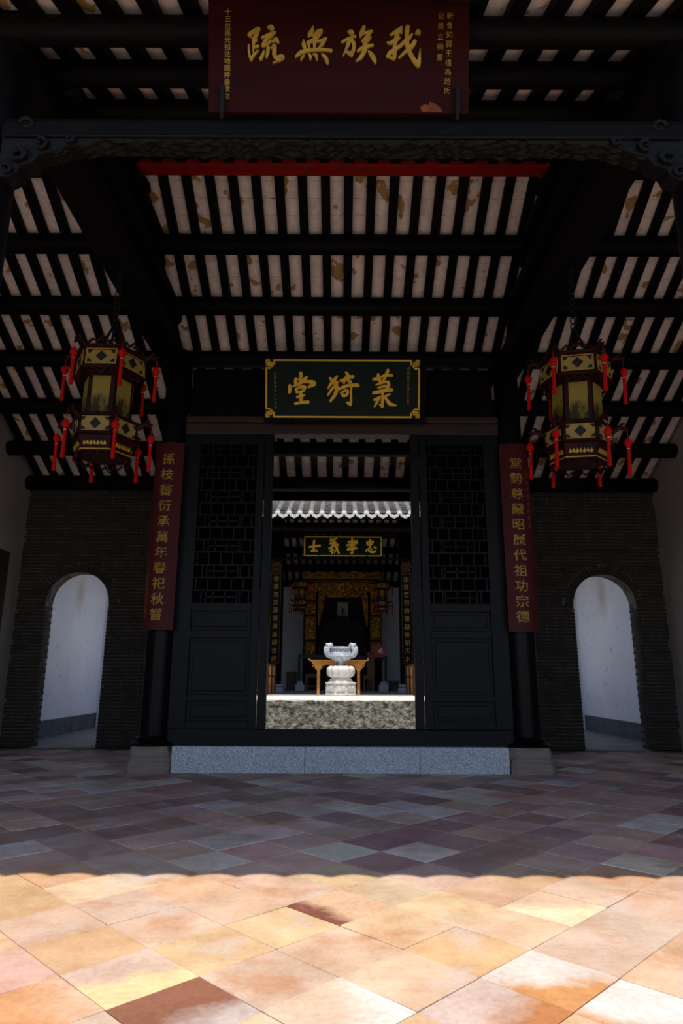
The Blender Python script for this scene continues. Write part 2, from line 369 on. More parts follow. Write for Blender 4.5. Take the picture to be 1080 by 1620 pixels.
for k in range(16):
    me = floor_tile_mb(MB(), 0, 0, rnd.uniform(-.0022, .0015), rnd.uniform(-.006, .006), rnd.uniform(-.006, .006)).mesh('floor_tile'); me.materials.append(M['tile_obj']); tile_meshes.append(me)
def stained_mat(a, b, d, lo, hi):
    m, n, l, p = new_mat('two_toned_floor_tile'); tc = n.new('ShaderNodeTexCoord')
    dt = n.new('ShaderNodeVectorMath'); dt.operation = 'DOT_PRODUCT'; l.new(tc.outputs['Object'], dt.inputs[0]); dt.inputs[1].default_value = (d[0], d[1], 0)
    f = noise(n, l, 8, 6, .65, 'world'); aa = n.new('ShaderNodeMath'); aa.operation = 'MULTIPLY_ADD'; l.new(f, aa.inputs[0]); aa.inputs[1].default_value = .24
    sb = n.new('ShaderNodeMath'); sb.operation = 'SUBTRACT'; l.new(dt.outputs['Value'], sb.inputs[0]); sb.inputs[1].default_value = .12; l.new(sb.outputs[0], aa.inputs[2])
    f2 = noise(n, l, 2.6, 5, .6, 'world')
    of = n.new('ShaderNodeMath'); of.operation = 'ADD'; l.new(aa.outputs[0], of.inputs[0]); of.inputs[1].default_value = .5
    c = mix(n, l, ramp(n, l, of.outputs[0], (0, 0, 0), (1, 1, 1), .5 + lo, .5 + hi), a, b)
    c = mix(n, l, 1.0, c, ramp(n, l, f2, (.80, .76, .72), (1.10, 1.12, 1.14), .30, .70), 'MULTIPLY')
    f3 = noise(n, l, 30, 3, .6, 'world'); c = mix(n, l, 1.0, c, ramp(n, l, f3, (.86, .86, .86), (1.05, 1.05, 1.05), .3, .6), 'MULTIPLY')
    l.new(c, p.inputs['Base Color']); p.inputs['Roughness'].default_value = .55; p.inputs['Specular IOR Level'].default_value = .25; bump(n, l, p, f3, .25, .003)
    return m
far = MB()
for k, (d, x, y, col, st) in enumerate(tiles):
    if k < 300:
        o = share('floor_tile', tile_meshes[k % 16], floor, (x, y, 0), color=col)
        if st:
            o.data = o.data.copy(); o.data.materials[0] = stained_mat(*st[:5])
            tag(o, st[5])
    else: floor_tile_mb(far, x, y, rnd.uniform(-.0022, .0015), rnd.uniform(-.006, .006), rnd.uniform(-.006, .006), col)
tag(far.build('floor_tile_field', M['tile_att'], floor), kind='stuff')
tag(B(-14, 14, -14, 2.0, -.25, -.012).build('ground', M['forecourt']), kind='structure')
# ---- courtyard platform and the far hall's floor (one raised level), and the low side passages
HP = .755; PF = 13.46
pl = MB(); N = 60
top = []; 
for i in range(N + 1):                            # an uneven, worn front edge
    x = -3.6 + 7.2 * i / N; top.append((x, PF + rnd.uniform(-.02, .03), HP + rnd.uniform(-.025, .0)))
vs = [(x, y, -.2) for x, y, z in top] + [(x, y - .02 + rnd.uniform(0, .03), .3) for x, y, z in top] + top + [(x, y + .12, HP) for x, y, z in top]
pl.add(vs, [(k * (N + 1) + i, k * (N + 1) + i + 1, (k + 1) * (N + 1) + i + 1, (k + 1) * (N + 1) + i) for k in range(3) for i in range(N)])
plat = pl.build('platform_wall', M['mossy']); tag(plat, kind='structure')
tag(B(-3.6, 3.6, PF + .1, 16.6, HP - .2, HP).build('courtyard_ground', M['slab']), kind='structure')
tag(B(-HW, HW, 16.6, 28, HP - .2, HP).build('floor_far', M['hallfloor']), kind='structure')
for s in (-1, 1):
    tag(B(min(s * 3.6, s * HW), max(s * 3.6, s * HW), 12.0, 16.6, -.2, .002).build('floor_passage', M['passfloor']), kind='structure')
    tag(B(min(s * 3.55, s * 3.6), max(s * 3.55, s * 3.6), PF, 16.6, -.2, HP).build('wall_passage_inner', M['mossy']), kind='structure')
    tag(B(min(s * 3.6, s * HW), max(s * 3.6, s * HW), 16.55, 16.6, -.2, 4.2).build('wall_passage_end', M['white']), kind='structure')
    # passage roof: slopes down towards the courtyard, open on that side
    g = MB(); g.prism([(s * 5.95, 4.35), (s * 4.6, 3.85), (s * 4.6, 3.97), (s * 5.95, 4.47)], lambda u, v, t: (u, t, v), 12.31, 16.6)
    tag(g.build('roof_passage', M['timber']), kind='structure')
    tag(B(min(s * (HW - .02), s * HW), max(s * (HW - .02), s * HW), 12.3, 16.55, 0, .34).build('baseboard_left' if s < 0 else 'baseboard_right', M['skirt']), kind='structure')
# ---- gable walls
RID, ZR, SL = 6.8, 7.346, .48
EF, ER = 3.2, 12.25
RID2, ZR2, EF2, ER2 = 21.7, 7.71, 16.7, 27.6
def zt(y): return ZR - SL * abs(y - RID)
def zt2(y): return ZR2 - SL * abs(y - RID2)
prof = [(EF + .1, -.2), (28, -.2), (28, zt2(27.5) + .2), (RID2, ZR2 + .3), (EF2 + .1, zt2(EF2) + .25), (EF2, 4.9), (ER + .2, 4.9), (ER, zt(ER) + .2), (RID, ZR + .3), (EF + .1, zt(EF) + .2)]
for s in (-1, 1):
    # the hall's share in plaster greyed for its dim light, the courtyard's share whitewashed
    a = MB(); a.prism([(EF + .1, -.2), (12.15, -.2), (12.15, zt(12.15) + .1), (RID, ZR + .3), (EF + .1, zt(EF) + .2)], lambda u, v, t: (t, u, v), s * HW, s * (HW + .3))
    tag(a.build('wall_left' if s < 0 else 'wall_right', M['plaster']), kind='structure')
    a = MB(); a.prism([(12.15, -.2), (16.6, -.2), (16.6, 5.2), (12.15, 5.2)], lambda u, v, t: (t, u, v), s * HW, s * (HW + .3))
    tag(a.build('wall_courtyard_left' if s < 0 else 'wall_courtyard_right', M['white']), kind='structure')
    a = MB(); a.prism([(16.6, -.2), (28, -.2), (28, zt2(27.5) + .2), (RID2, ZR2 + .3), (16.6, 5.3)], lambda u, v, t: (t, u, v), s * HW, s * (HW + .3))
    tag(a.build('wall_far_left' if s < 0 else 'wall_far_right', M['white']), kind='structure')
tag(B(-HW, HW, 27.3, 27.6, HP, 5.1).build('wall_far_back', M['white']), kind='structure')
# ---- roofs seen from below: rafters, purlins and pan tiles laid between the rafters
DX, X0, AL = .288, .07, math.atan(.48)
raf_x = [X0 + k * DX for k in range(-20, 21) if abs(X0 + k * DX) < HW - .05]
gap_x = [X0 + (k + .5) * DX for k in range(-21, 21) if abs(X0 + (k + .5) * DX) < HW - .12]
def pan_mb(mb, x, y, z, dr, L=.211):
    """one pan tile, its head at (x, y, z), running down the slope (dr = +1 towards +y)"""
    vs = []; nseg = 4; ca, sa = math.cos(AL - R(1.2)), math.sin(AL - R(1.2))
    for v, h in ((0, .016), (0, 0), (L, 0), (L, .016)):
        for k in range(nseg + 1):
            t = -1 + 2 * k / nseg; u = t * .105; zz = h - .030 * (1 - t * t)
            vs.append((x + u * dr, y + dr * (v * ca), z + zz - v * sa))
    q = nseg + 1
    mb.add(vs, [(r * q + k, r * q + k + 1, (r + 1) * q + k + 1, (r + 1) * q + k) for r in range(3) for k in range(nseg)])
pan_mesh = MB(); pan_mb(pan_mesh, 0, 0, 0, 1); pan_mesh = pan_mesh.mesh('roof_tile', smooth=True); pan_mesh.materials.append(M['rooftile'])
def half_cyl(mb, x, y0, z0, y1, z1, r=.075, n=8):
    vs = []
    for (y, z) in ((y0, z0), (y1, z1)):
        for k in range(n + 1):
            a = math.pi * k / n; vs.append((x + r * math.cos(a), y, z + r * math.sin(a)))
    mb.add(vs, [(k, k + 1, n + 2 + k, n + 1 + k) for k in range(n)] + [tuple(range(n + 1)), tuple(range(2 * n + 1, n, -1))])
def eave(root, ye, ze, dr, xs, gx, up, parts, tip):
    """tile ends along an eave; dr is the direction the slope runs down; parts=True makes each end its own object"""
    cap = MB(); cap.lathe([(.001, 0), (.066, 0), (.066, .03), (.06, .04), (.045, .034), (.001, .04)], n=14)
    cm = MB(); cm.add([Vector((v[0], -v[2] + .04, v[1])) for v in cap.v], cap.f); cm = cm.mesh('tile_end'); cm.materials.append(M['tilecap'])
    heart = [(-.135, .03), (-.06, .005), (0, -.01), (.06, .005), (.135, .03), (.135, 0), (.11, -.06), (.06, -.085), (0, tip), (-.06, -.085), (-.11, -.06), (-.135, 0)]
    dm = MB().prism(heart, lambda u, v, t: (u, t - v * -.25, v), -.008, .008).mesh('drip_tile'); dm.materials.append(M['tiledrip'])
    stuff = MB(); bar = MB()
    for x in xs:
        half_cyl(bar, x, ye, ze + .02, ye - dr * up, ze + .02 + up * SL, .066)
        if parts(x): share('tile_end', cm, root, (x, ye + dr * .02, ze + .045), (0, 0, 0 if dr < 0 else math.pi))
        else: stuff.add([(x - dr * v[0], ye + dr * .02 - dr * v[1], v[2] + ze + .045) for v in [tuple(q.co) for q in cm.vertices]], [tuple(p_.vertices) for p_ in cm.polygons])
    for x in gx:
        if parts(x): share('drip_tile', dm, root, (x, ye + dr * .015, ze + .0), (0, 0, 0 if dr < 0 else math.pi))
        else: stuff.add([(x - dr * v[0], ye + dr * .015 - dr * v[1], v[2] + ze) for v in [tuple(q.co) for q in dm.vertices]], [tuple(p_.vertices) for p_ in dm.polygons])
    if stuff.v: tag(stuff.build('tile_end_row', M['tiledrip'], root), kind='stuff')
    tag(bar.build('barrel_tile_rows', M['barrel'], root, smooth=True), kind='stuff')
    return root
def roof(root, ridge, zr, ef, er, pur_f, pur_r, pick):
    z = lambda y: zr - SL * abs(y - ridge)
    for dr, e, pur in ((-1, ef, pur_f), (1, er, pur_r)):
        L = abs(e - ridge)
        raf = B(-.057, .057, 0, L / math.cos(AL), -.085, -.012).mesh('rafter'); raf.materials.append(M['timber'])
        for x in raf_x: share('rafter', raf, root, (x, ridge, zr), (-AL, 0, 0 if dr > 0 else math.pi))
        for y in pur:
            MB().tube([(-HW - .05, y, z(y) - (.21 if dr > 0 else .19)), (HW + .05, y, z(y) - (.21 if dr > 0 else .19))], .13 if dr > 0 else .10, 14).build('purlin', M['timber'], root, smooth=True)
        blocker = MB(); blocker.prism([(ridge, zr + .03), (e, z(e) + .03), (e, z(e) + .075), (ridge, zr + .16)], lambda u, v, t: (t, u, v), -HW - .3, HW + .3)
        blocker.build('roof_light_block', M['roofgrey'], root)  # slab added above the tiles to keep sunlight from leaking through
        MB().box(-HW - .3, HW + .3, e - .02, e + .02, z(e) - .11, z(e) + .0).build('eave_board', M['timber'], root)
        rest = MB(); cnt = 0; lst = []
        for x in gap_x:
            for r_ in range(int(L / math.cos(AL) / .22)):
                s_ = .02 + r_ * .22; y = ridge + dr * s_ * math.cos(AL); lst.append((x, y, zr - s_ * math.sin(AL)))
        for x, y, zz in lst:
            if pick(x, y, zz, dr): share('roof_tile', pan_mesh, root, (x, y, zz), (R(2.2) * 0, 0, 0 if dr > 0 else math.pi))
            else: pan_mb(rest, x, y, zz, dr)
        tag(rest.build('roof_tile_field', M['rooftile'], root, smooth=True), kind='stuff')
ceil = thing('ceiling', None, None, (0, RID, 0), kind='structure')
cand = []
for x in gap_x:
    for r_ in range(30):
        s_ = .02 + r_ * .22; y = RID + s_ * math.cos(AL); zz = ZR - s_ * math.sin(AL); px, py, d = pix((x, y, zz))
        if 0 < px < 1080 and 270 < py < 640: cand.append((d, round(x, 4), round(y, 4)))
cand.sort(); near = {(a, b) for _, a, b in cand[:285]}
roof(ceil, RID, ZR, EF, ER, [6.02, 5.1, 4.4, 3.78], [7.62, 8.46, 9.30, 10.17, 11.05, 11.88], lambda x, y, z_, dr: dr > 0 and (round(x, 4), round(y, 4)) in near)
B(-2.5, 2.5, RID - .1, RID + .1, ZR - .165, ZR - .086).build('ridge_purlin', M['redwood'], ceil, bevel=.02)['label'] = 'red painted ridge purlin'
for s in (-1, 1): MB().tube([(s * 2.5, RID, ZR - .14), (s * (HW + .05), RID, ZR - .14)], .11, 12).build('purlin', M['timber'], ceil, smooth=True)
eave(ceil, EF, zt(EF), -1, raf_x, gap_x, .8, lambda x: False, -.18)
eave(ceil, ER, zt(ER), 1, raf_x, gap_x, .6, lambda x: False, -.12)
sf = MB(); sf.prism([(12.02, zt(12.02) - .09), (12.24, zt(12.24) - .09), (12.24, zt(12.24) - .115), (12.02, zt(12.02) - .115)], lambda u, v, t: (t, u, v), -HW, HW); sf.build('soffit_shade_sheet', M['shade_black'], ceil)  # black sheet added for the unlit eave, covering rafters lit by courtyard bounce
B(-HW, HW, 12.22, 12.25, 4.475, 4.74).build('eave_shade_strip', M['shade_black'], ceil)  # black strip added to carry the eave's dark band lower
B(-2.3, 2.3, 11.9, 12.1, 4.605, 4.80).build('eave_beam', M['timber'], ceil, bevel=.015)
roof2 = thing('roof', None, None, (0, RID2, 0), kind='structure')
roof(roof2, RID2, ZR2, EF2, ER2, [17.3, 18.4, 19.5, 20.6], [22.8, 23.9, 25.0, 26.1, 27.1], lambda x, y, z_, dr: False)
eave(roof2, EF2, zt2(EF2), -1, raf_x, gap_x, 3.0, lambda x: abs(x) < 2.1, -.12)
MB().tube([(-HW - .05, RID2, ZR2 - .2), (HW + .05, RID2, ZR2 - .2)], .12, 14).build('purlin', M['timber'], roof2, smooth=True)
pans = MB()                                        # tiles lying in the valleys of the far roof, seen from above
for x in gap_x:
    if abs(x) > 3.2: continue
    for k in range(14):
        y = EF2 + .02 + k * .19; zz = zt2(y) + .10
        pans.box(x - .09, x + .09, y, y + .2, zz - .004, zz + .022, None)
tag(pans.build('valley_tiles', M['roofgrey'], roof2), kind='stuff')
# ---- brick walls with arched passages, bricks proud of the mortar
AX, AR, ASP, WT, WTOP = 4.77, .57, 2.47, .3, 4.72
def arch_half(z, grow=0.0):
    if z < ASP: return AR + (grow if grow else 0)
    q = (AR + grow) ** 2 - (z - ASP) ** 2
    return math.sqrt(q) if q > 0 else 0
for s in (-1, 1):
    xa, xb = 2.3, HW                                # |x| range
    poly = []
    arc = [(AX - AR, -.1), (AX - AR, ASP)] + [(AX - AR * math.cos(math.pi * k / 16), ASP + AR * math.sin(math.pi * k / 16)) for k in range(1, 16)] + [(AX + AR, ASP), (AX + AR, -.1)]
    poly = [(xa, -.1), (xa, WTOP), (xb, WTOP), (xb, -.1)] + arc[::-1]
    wm = MB(); wm.prism(poly, lambda u, v, t: (s * u, t, v), 12.0, 12.0 + WT)
    wl = wm.build('wall_back_left' if s < 0 else 'wall_back_right', M['mortar']); tag(wl, kind='structure')
    bl, bh, rows = .272, .051, int(WTOP / .062); bricks = []
    for r_ in range(rows):
        z0 = .008 + r_ * .062; zc = z0 + bh / 2; off = (r_ % 2) * .14 + rnd.uniform(-.02, .02); x = xa - off
        hf = arch_half(zc, .16 if zc > ASP else .005)
        while x < xb:
            Lb = bl if rnd.random() > .18 else .135
            a, b = max(x, xa + .004), min(x + Lb, xb - .004); x += Lb + .011
            for p0, p1 in (((a, min(b, AX - hf)) , (max(a, AX + hf), b)) if hf > 0 else ((a, b),)):
                if p1 - p0 > .03: bricks.append((p0, p1, z0))
    bricks.sort(key=lambda q: math.hypot((q[0] + q[1]) / 2 - AX + .3, (q[2] - 3.1) * .9))
    full = B(-bl / 2, bl / 2, -.014, .03, 0, bh).mesh('brick'); full.materials.append(M['brick']); rest = MB(); cnt = 0
    for p0, p1, z0 in bricks:
        pr = rnd.uniform(-.004, .004); xm = s * (p0 + p1) / 2
        if cnt < 262 and abs(p1 - p0 - bl) < .002: share('brick', full, wl, (xm, 12.0 + pr, z0)); cnt += 1
        elif cnt < 262 and p1 - p0 > .1:
            me = B(-(p1 - p0) / 2, (p1 - p0) / 2, -.014, .03, 0, bh).mesh('brick'); me.materials.append(M['brick']); share('brick', me, wl, (xm, 12.0 + pr, z0)); cnt += 1
        else: rest.box(xm - (p1 - p0) / 2, xm + (p1 - p0) / 2, 11.986 + pr, 12.03 + pr, z0, z0 + bh)
    vm = MB().box(-.026, .026, -.022, .28, 0, .15).mesh('brick'); vm.materials.append(M['brick'])
    for k in range(31):                              # the ring of bricks round the arch
        a = math.pi * (k + .5) / 31
        share('brick', vm, wl, (s * (AX - (AR + .003) * math.cos(a)), 12.0, ASP + (AR + .003) * math.sin(a)), (0, s * (a - math.pi / 2), 0))
    for side in (-1, 1):                             # jamb courses inside the passage
        for r_ in range(int(ASP / .062)):
            xx = AX + side * (AR - .001)
            rest.box(min(s * xx, s * (xx - side * .012)), max(s * xx, s * (xx - side * .012)), 12.0, 12.0 + WT - .01 - (r_ % 2) * .12, .008 + r_ * .062, .008 + r_ * .062 + bh)
    tag(rest.build('brick_field', M['brick'], wl), kind='stuff')
    tag(B(min(s * 2.2, s * HW), max(s * 2.2, s * HW), 11.86, 12.2, WTOP, WTOP + .12).build('trim_1' if s < 0 else 'trim_2', M['timber']), kind='structure')
# a dark plank door standing in the left gable wall
dr_ = thing('door_3', None, None, (-HW, 10.9, 0), kind='structure')
B(-HW, -HW + .05, 10.2, 11.45, 0, 3.3).build('door_frame', M['darkwood'], dr_)
for k in range(5): B(-HW + .05, -HW + .085, 10.29 + k * .215, 10.29 + k * .215 + .207, .05, 3.2).build('plank', M['darkwood'], dr_)
# ================================================================== timber frame
CX = 2.47
def side(s): return 'left' if s < 0 else 'right'
# ---- columns of the screen line and of the front
def column(s, y, ztop, r, zb, label, label_ped, ped=True):
    t = thing('timber_column', label, 'column', (s * CX, y, 0), group=None)
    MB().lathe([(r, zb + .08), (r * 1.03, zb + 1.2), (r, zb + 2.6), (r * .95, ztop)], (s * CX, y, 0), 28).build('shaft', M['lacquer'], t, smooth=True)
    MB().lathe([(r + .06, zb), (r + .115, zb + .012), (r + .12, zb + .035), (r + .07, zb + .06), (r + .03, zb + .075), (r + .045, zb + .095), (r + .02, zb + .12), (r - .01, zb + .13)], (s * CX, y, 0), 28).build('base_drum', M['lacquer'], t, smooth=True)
    p = MB()
    for z0, z1, h0, h1 in ((0, .125, .285, .282), (.125, .15, .272, .262), (.15, .185, .268, .255), (.185, .21, .25, .258), (.21, zb, .262, .235)):
        n_ = 4; vs = []
        for z, h in ((z0, h0), (z1, h1)):
            c = h * .86
            vs += [(s * CX + a * h, y + b * h, z) for a, b in ((-1, -.82), (-.82, -1), (.82, -1), (1, -.82), (1, .82), (.82, 1), (-.82, 1), (-1, .82))]
        p.add(vs, [tuple(range(7, -1, -1)), tuple(range(8, 16))] + [(i, (i + 1) % 8, 8 + (i + 1) % 8, 8 + i) for i in range(8)])
    ob = p.build('pedestal', M['redstone'], t); ob['label'] = label_ped
    return t
for s in (-1, 1):
    sd = 'left' if s < 0 else 'right'
    column(s, 9.22, zt(9.22) - .2, .185, .318, 'black lacquered column behind the %s maroon couplet board' % sd, 'stepped worn sandstone pedestal')
    column(s, 3.9, zt(3.9) - .2, .175, .32, 'black front column at the %s edge of the photo under the carved beam' % sd, 'stepped sandstone pedestal')
    column(s, 12.02, zt(12.02) - .2, .17, .32, 'dark rear column at the inner end of the %s brick wall' % sd, 'stepped sandstone pedestal')
# ---- trusses: stacked beams with posts and carved blocks, one over each column line
def beam_mb(x, hw, y0, y1, z0, z1, ch=.05):
    poly = [(-hw + ch, z0), (hw - ch, z0), (hw, z0 + ch), (hw, z1 - ch), (hw - ch, z1), (-hw + ch, z1), (-hw, z1 - ch), (-hw, z0 + ch)]
    return MB().prism(poly, lambda u, v, t: (x + u, t, v), y0, y1)
for s in (-1, 1):
    sd = 'left' if s < 0 else 'right'; x = s * CX
    t = thing('roof_truss', 'dark stacked-beam roof truss running back over the %s column line' % sd, 'truss', (x, RID, 5.5))
    beam_mb(x, .17, 3.75, 9.35, 5.52, 5.86).build('main_beam', M['timber'], t)
    beam_mb(x, .15, 5.0, 8.6, 6.12, 6.40).build('second_beam', M['timber'], t)
    beam_mb(x, .13, 5.9, 7.72, 6.66, 6.88).build('third_beam', M['timber'], t)
    for y, z0, z1 in ((5.1, 5.86, 6.12), (8.46, 5.86, 6.12), (6.02, 6.40, 6.66), (7.62, 6.40, 6.66), (RID, 6.88, 7.05)):
        MB().lathe([(.10, 0), (.15, (z1 - z0) * .3), (.13, (z1 - z0) * .7), (.10, z1 - z0)], (x, y, z0), 14).build('post', M['timber'], t, smooth=True)
    for y, z0 in ((5.1, 6.40), (8.46, 6.40), (6.02, 6.88), (7.62, 6.88)):   # carved camel-hump blocks under the purlins
        q = [(-.42, 0), (-.38, .08), (-.26, .10), (-.2, .2), (-.08, .22), (0, .28), (.08, .22), (.2, .2), (.26, .10), (.38, .08), (.42, 0)]
        zz = min(1.0, (zt(y) - .28 - z0) / .28)
        MB().prism([(u, v * zz) for u, v in q], lambda u, v, w_: (x + w_, y + u, z0 + v), -.09, .09).build('carved_block', M['carved'], t)
    for dr in (-1, 1):                               # strut boards filling the slope under the rafters
        pts = [(4.45 if dr < 0 else 9.12, 5.86), (5.0 if dr < 0 else 8.6, 6.15)]
        MB().prism([(3.95 if dr < 0 else 9.65 - .45, 5.86), (5.0 if dr < 0 else 8.6, 5.86), (5.0 if dr < 0 else 8.6, 6.2)], lambda u, v, w_: (x + w_, u, v), -.06, .06).build('gusset', M['carved'], t)
    # the rear bay: a tie beam from the screen column to the rear column
    beam_mb(x, .13, 9.4, 11.85, 4.78, 5.0).build('rear_tie', M['timber'], t)
# ---- the carved front beam
t = thing('carved_beam', 'heavy black beam with a carved underside hung across the front columns', 'beam', (0, 3.83, 4.75))
q = [(-.095, .03), (-.085, .0), (.085, .0), (.095, .03), (.095, .12), (.08, .16), (.05, .182), (-.05, .182), (-.08, .165), (-.095, .12)]
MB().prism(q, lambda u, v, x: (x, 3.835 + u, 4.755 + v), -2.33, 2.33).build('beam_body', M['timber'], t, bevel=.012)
MB().tube([(-2.3, 3.742, 4.765), (2.3, 3.742, 4.765)], .012, 8).build('bead_moulding', M['lacquer'], t, smooth=True)
c_ = MB(); n_ = 260; rows_ = 12                     # carved scrollwork along the underside, dropping into brackets at both ends
vs = []
for i in range(n_ + 1):
    x = -2.32 + 4.64 * i / n_; e = max(0, (abs(x) - 1.62) / .70)
    for k in range(rows_ + 1):
        v = k / rows_; y = 3.752 + .165 * v
        rel = math.sin(x * 23 + 2.2 * math.sin(v * 7 + x * 6)) * math.cos(v * 11 + 1.7 * math.sin(x * 13)) + .6 * math.sin(x * 51 + v * 17 + math.sin(x * 9) * 3)
        edge = 1 if 0 < k < rows_ else 0
        vs.append((x, y, 4.752 - edge * (.012 + .012 * rel) - edge * e ** 1.5 * (.20 + .05 * math.sin(x * 38)) * (1 if 2 <= k <= rows_ - 2 else .6)))
c_.add(vs, [(i * (rows_ + 1) + k, i * (rows_ + 1) + k + 1, (i + 1) * (rows_ + 1) + k + 1, (i + 1) * (rows_ + 1) + k) for i in range(n_) for k in range(rows_)])
c_.build('carved_underside', M['carved'], t)
for s in (-1, 1):                                  # cloud scrolls and a beast-mouth bracket at each end
    g = MB()
    for (cx_, cz_, r0, ph) in ((2.16, 4.86, .055, 0), (2.05, 4.70, .05, 1.2), (2.2, 4.62, .06, 2.4), (2.26, 4.50, .045, .6), (1.86, 4.74, .035, 2)):
        g.tube([(s * (cx_ + r0 * (1 - k * .09) * math.cos(k * .8 + ph)), 3.742, cz_ + r0 * (1 - k * .09) * math.sin(k * .8 + ph)) for k in range(9)], [.02 - .0012 * k for k in range(9)], 6)
    g.build('scroll_carving', M['carved'], t, smooth=True)
    q = [(1.72, 4.76), (1.80, 4.71), (1.9, 4.70), (1.98, 4.655), (2.06, 4.64), (2.10, 4.575), (2.18, 4.55), (2.20, 4.49), (2.27, 4.45), (2.33, 4.46), (2.33, 4.76)]
    MB().prism(q, lambda u, v, h: (s * u, h, v), 3.76, 3.90).build('end_bracket', M['carved'], t, bevel=.012)
# ================================================================== the door screen
tag(B(-2.24, 2.24, 9.02, 9.5, .0, .315).build('trim_3', M['mortar']), kind='structure')
sill = thing('granite_sill', 'speckled grey granite sill in three slabs under the screen doors', 'sill', (0, 9.05, 0))
for x0, x1 in ((-2.17, -.46), (-.455, 1.02), (1.025, 2.17)): B(x0, x1, 8.99, 9.45, .0, .322).build('slab', M['granite'], sill, bevel=.006)
th = B(-2.27, 2.27, 9.1, 9.28, .322, .525).build('threshold', M['door'], bevel=.008); tag(th, 'long dark timber threshold lying on the granite sill', 'threshold')
lt = thing('door_lintel', 'brown timber lintel over the screen doors, below the green plaque', 'lintel', (0, 9.2, 4.6))
B(-2.30, 2.30, 9.14, 9.34, 4.66, 4.83).build('lower_rail', M['lintel'], lt, bevel=.012)
B(-2.30, 2.30, 9.11, 9.38, 4.835, 4.935).build('upper_rail', M['lintel'], lt, bevel=.02)
B(-2.25, 2.25, 9.2, 9.26, 4.935, 5.72).build('over_panel', M['timber'], lt)
for k, s in enumerate((-1, 1)):
    d = thing('door_%d' % (k + 1), None, None, (s * 1.7, 9.2, .525), kind='structure')
    def bb(x0, x1, y0, y1, z0, z1, nm='frame', m_='door', bv=.006, par=d): return B(min(s * x0, s * x1), max(s * x0, s * x1), y0, y1, z0, z1).build(nm, M[m_], par, bevel=bv)
    fr = MB()
    def fb(x0, x1, y0, y1, z0, z1): fr.box(min(s * x0, s * x1), max(s * x0, s * x1), y0, y1, z0, z1)
    fb(1.13, 1.235, 9.15, 9.23, .525, 4.66); fb(2.06, 2.29, 9.15, 9.23, .525, 4.66)
    for z0, z1 in ((.525, .63), (.88, .965), (1.715, 1.815), (2.075, 2.19), (4.5, 4.66)): fb(1.235, 2.06, 9.152, 9.228, z0, z1)
    fr.build('frame', M['door'], d, bevel=.006)
    for z0, z1 in ((.63, .88), (.965, 1.715), (1.815, 2.075)):
        bb(1.235, 2.06, 9.19, 9.215, z0, z1, 'panel', 'door', 0)
        bb(1.285, 2.01, 9.172, 9.2, z0 + .045, z1 - .045, 'raised_field', 'door', .008)
    la = MB()                                       # fretwork lattice
    def lb(x0, x1, z0, z1): la.box(min(s * x0, s * x1), max(s * x0, s * x1), 9.165, 9.2, z0, z1)
    z = 2.19; kk = 0
    while z < 4.42:
        lb(1.235, 2.06, z + .16, z + .18)
        for q in range(5):
            xx = 1.235 + .165 * q + (.08 if kk % 2 else 0) + .04
            if xx < 2.05: lb(xx, xx + .018, z, z + .17)
        if kk % 2 == 0: lb(1.40, 1.42, z, z + .17); lb(1.87, 1.89, z, z + .17); lb(1.40, 1.89, z + .07, z + .088)
        z += .18; kk += 1
    la.build('lattice', M['door'], d)
    bb(1.235, 2.06, 9.215, 9.225, 2.19, 4.5, 'backing_board', 'shade_black', 0)
    bb(1.0, 1.115, 9.13, 9.27, .525, 4.66, 'jamb_post', 'door', .008)
    MB().lathe([(.03, 0), (.036, .01), (.03, .02), (.02, .035)], (s * 1.07, 9.2, .525), 12).build('pivot_shoe', M['bead'], d, smooth=True)
# ================================================================== lettering
def font_col(root, text, fn, x, y0, dy, sx, sy, mat, nm='character', off=.0, group_name=None):
    for i, ch in enumerate(text):
        mb = MB(); write_char(mb, ch, fn, x(i) if callable(x) else x, y0 + dy * i, sx, sy, off); mb.build(nm, M[mat], root)
CH = {}
CH['疏'] = [[(150,290,40),(250,230,45),(330,175,45)],[(345,170,45),(300,300,42),(250,400,38),(243,560,25),(240,690,12)],[(150,290,40),(185,345,20)],[(275,430,35),(315,405,20)],[(275,565,30),(350,540,25)],[(145,520,20),(145,640,22),(165,760,25),(195,840,25)],[(195,830,28),(260,720,28),(350,630,16)],[(550,140,22),(610,145,55),(650,175,42)],[(420,360,22),(520,325,32),(620,280,36),(700,250,30)],[(640,300,42),(540,380,40),(470,470,35),(440,535,32)],[(440,545,28),(530,500,36),(630,430,22)],[(650,465,18),(720,400,42),(765,460,28)],[(470,640,16),(440,730,30),(395,820,34)],[(560,570,36),(545,680,34),(520,790,18)],[(620,590,18),(690,540,36),(690,640,44),(690,740,42),(750,800,46),(840,765,44),(870,800,28),(760,860,18),(660,900,12)]]
CH['無'] = [[(490,110,12),(485,190,40),(430,270,42),(400,325,22)],[(430,300,20),(520,300,28),(600,230,46),(675,200,36)],[(665,230,38),(600,330,36),(520,400,42),(400,460,36)],[(295,410,16),(300,500,42),(330,590,30)],[(390,450,30),(420,560,22),(430,620,18)],[(530,340,32),(530,480,35),(530,620,25)],[(380,470,30),(500,440,22),(640,430,25),(740,400,38),(775,365,20)],[(740,410,36),(690,500,36),(610,590,18)],[(130,765,20),(220,690,42),(330,645,38),(500,622,32),(700,615,30),(890,630,28)],[(310,740,18),(270,780,22),(240,840,15)],[(420,720,25),(445,770,28),(440,830,15)],[(500,715,15),(560,730,30),(580,830,22)],[(690,710,20),(770,790,40),(810,900,32)]]
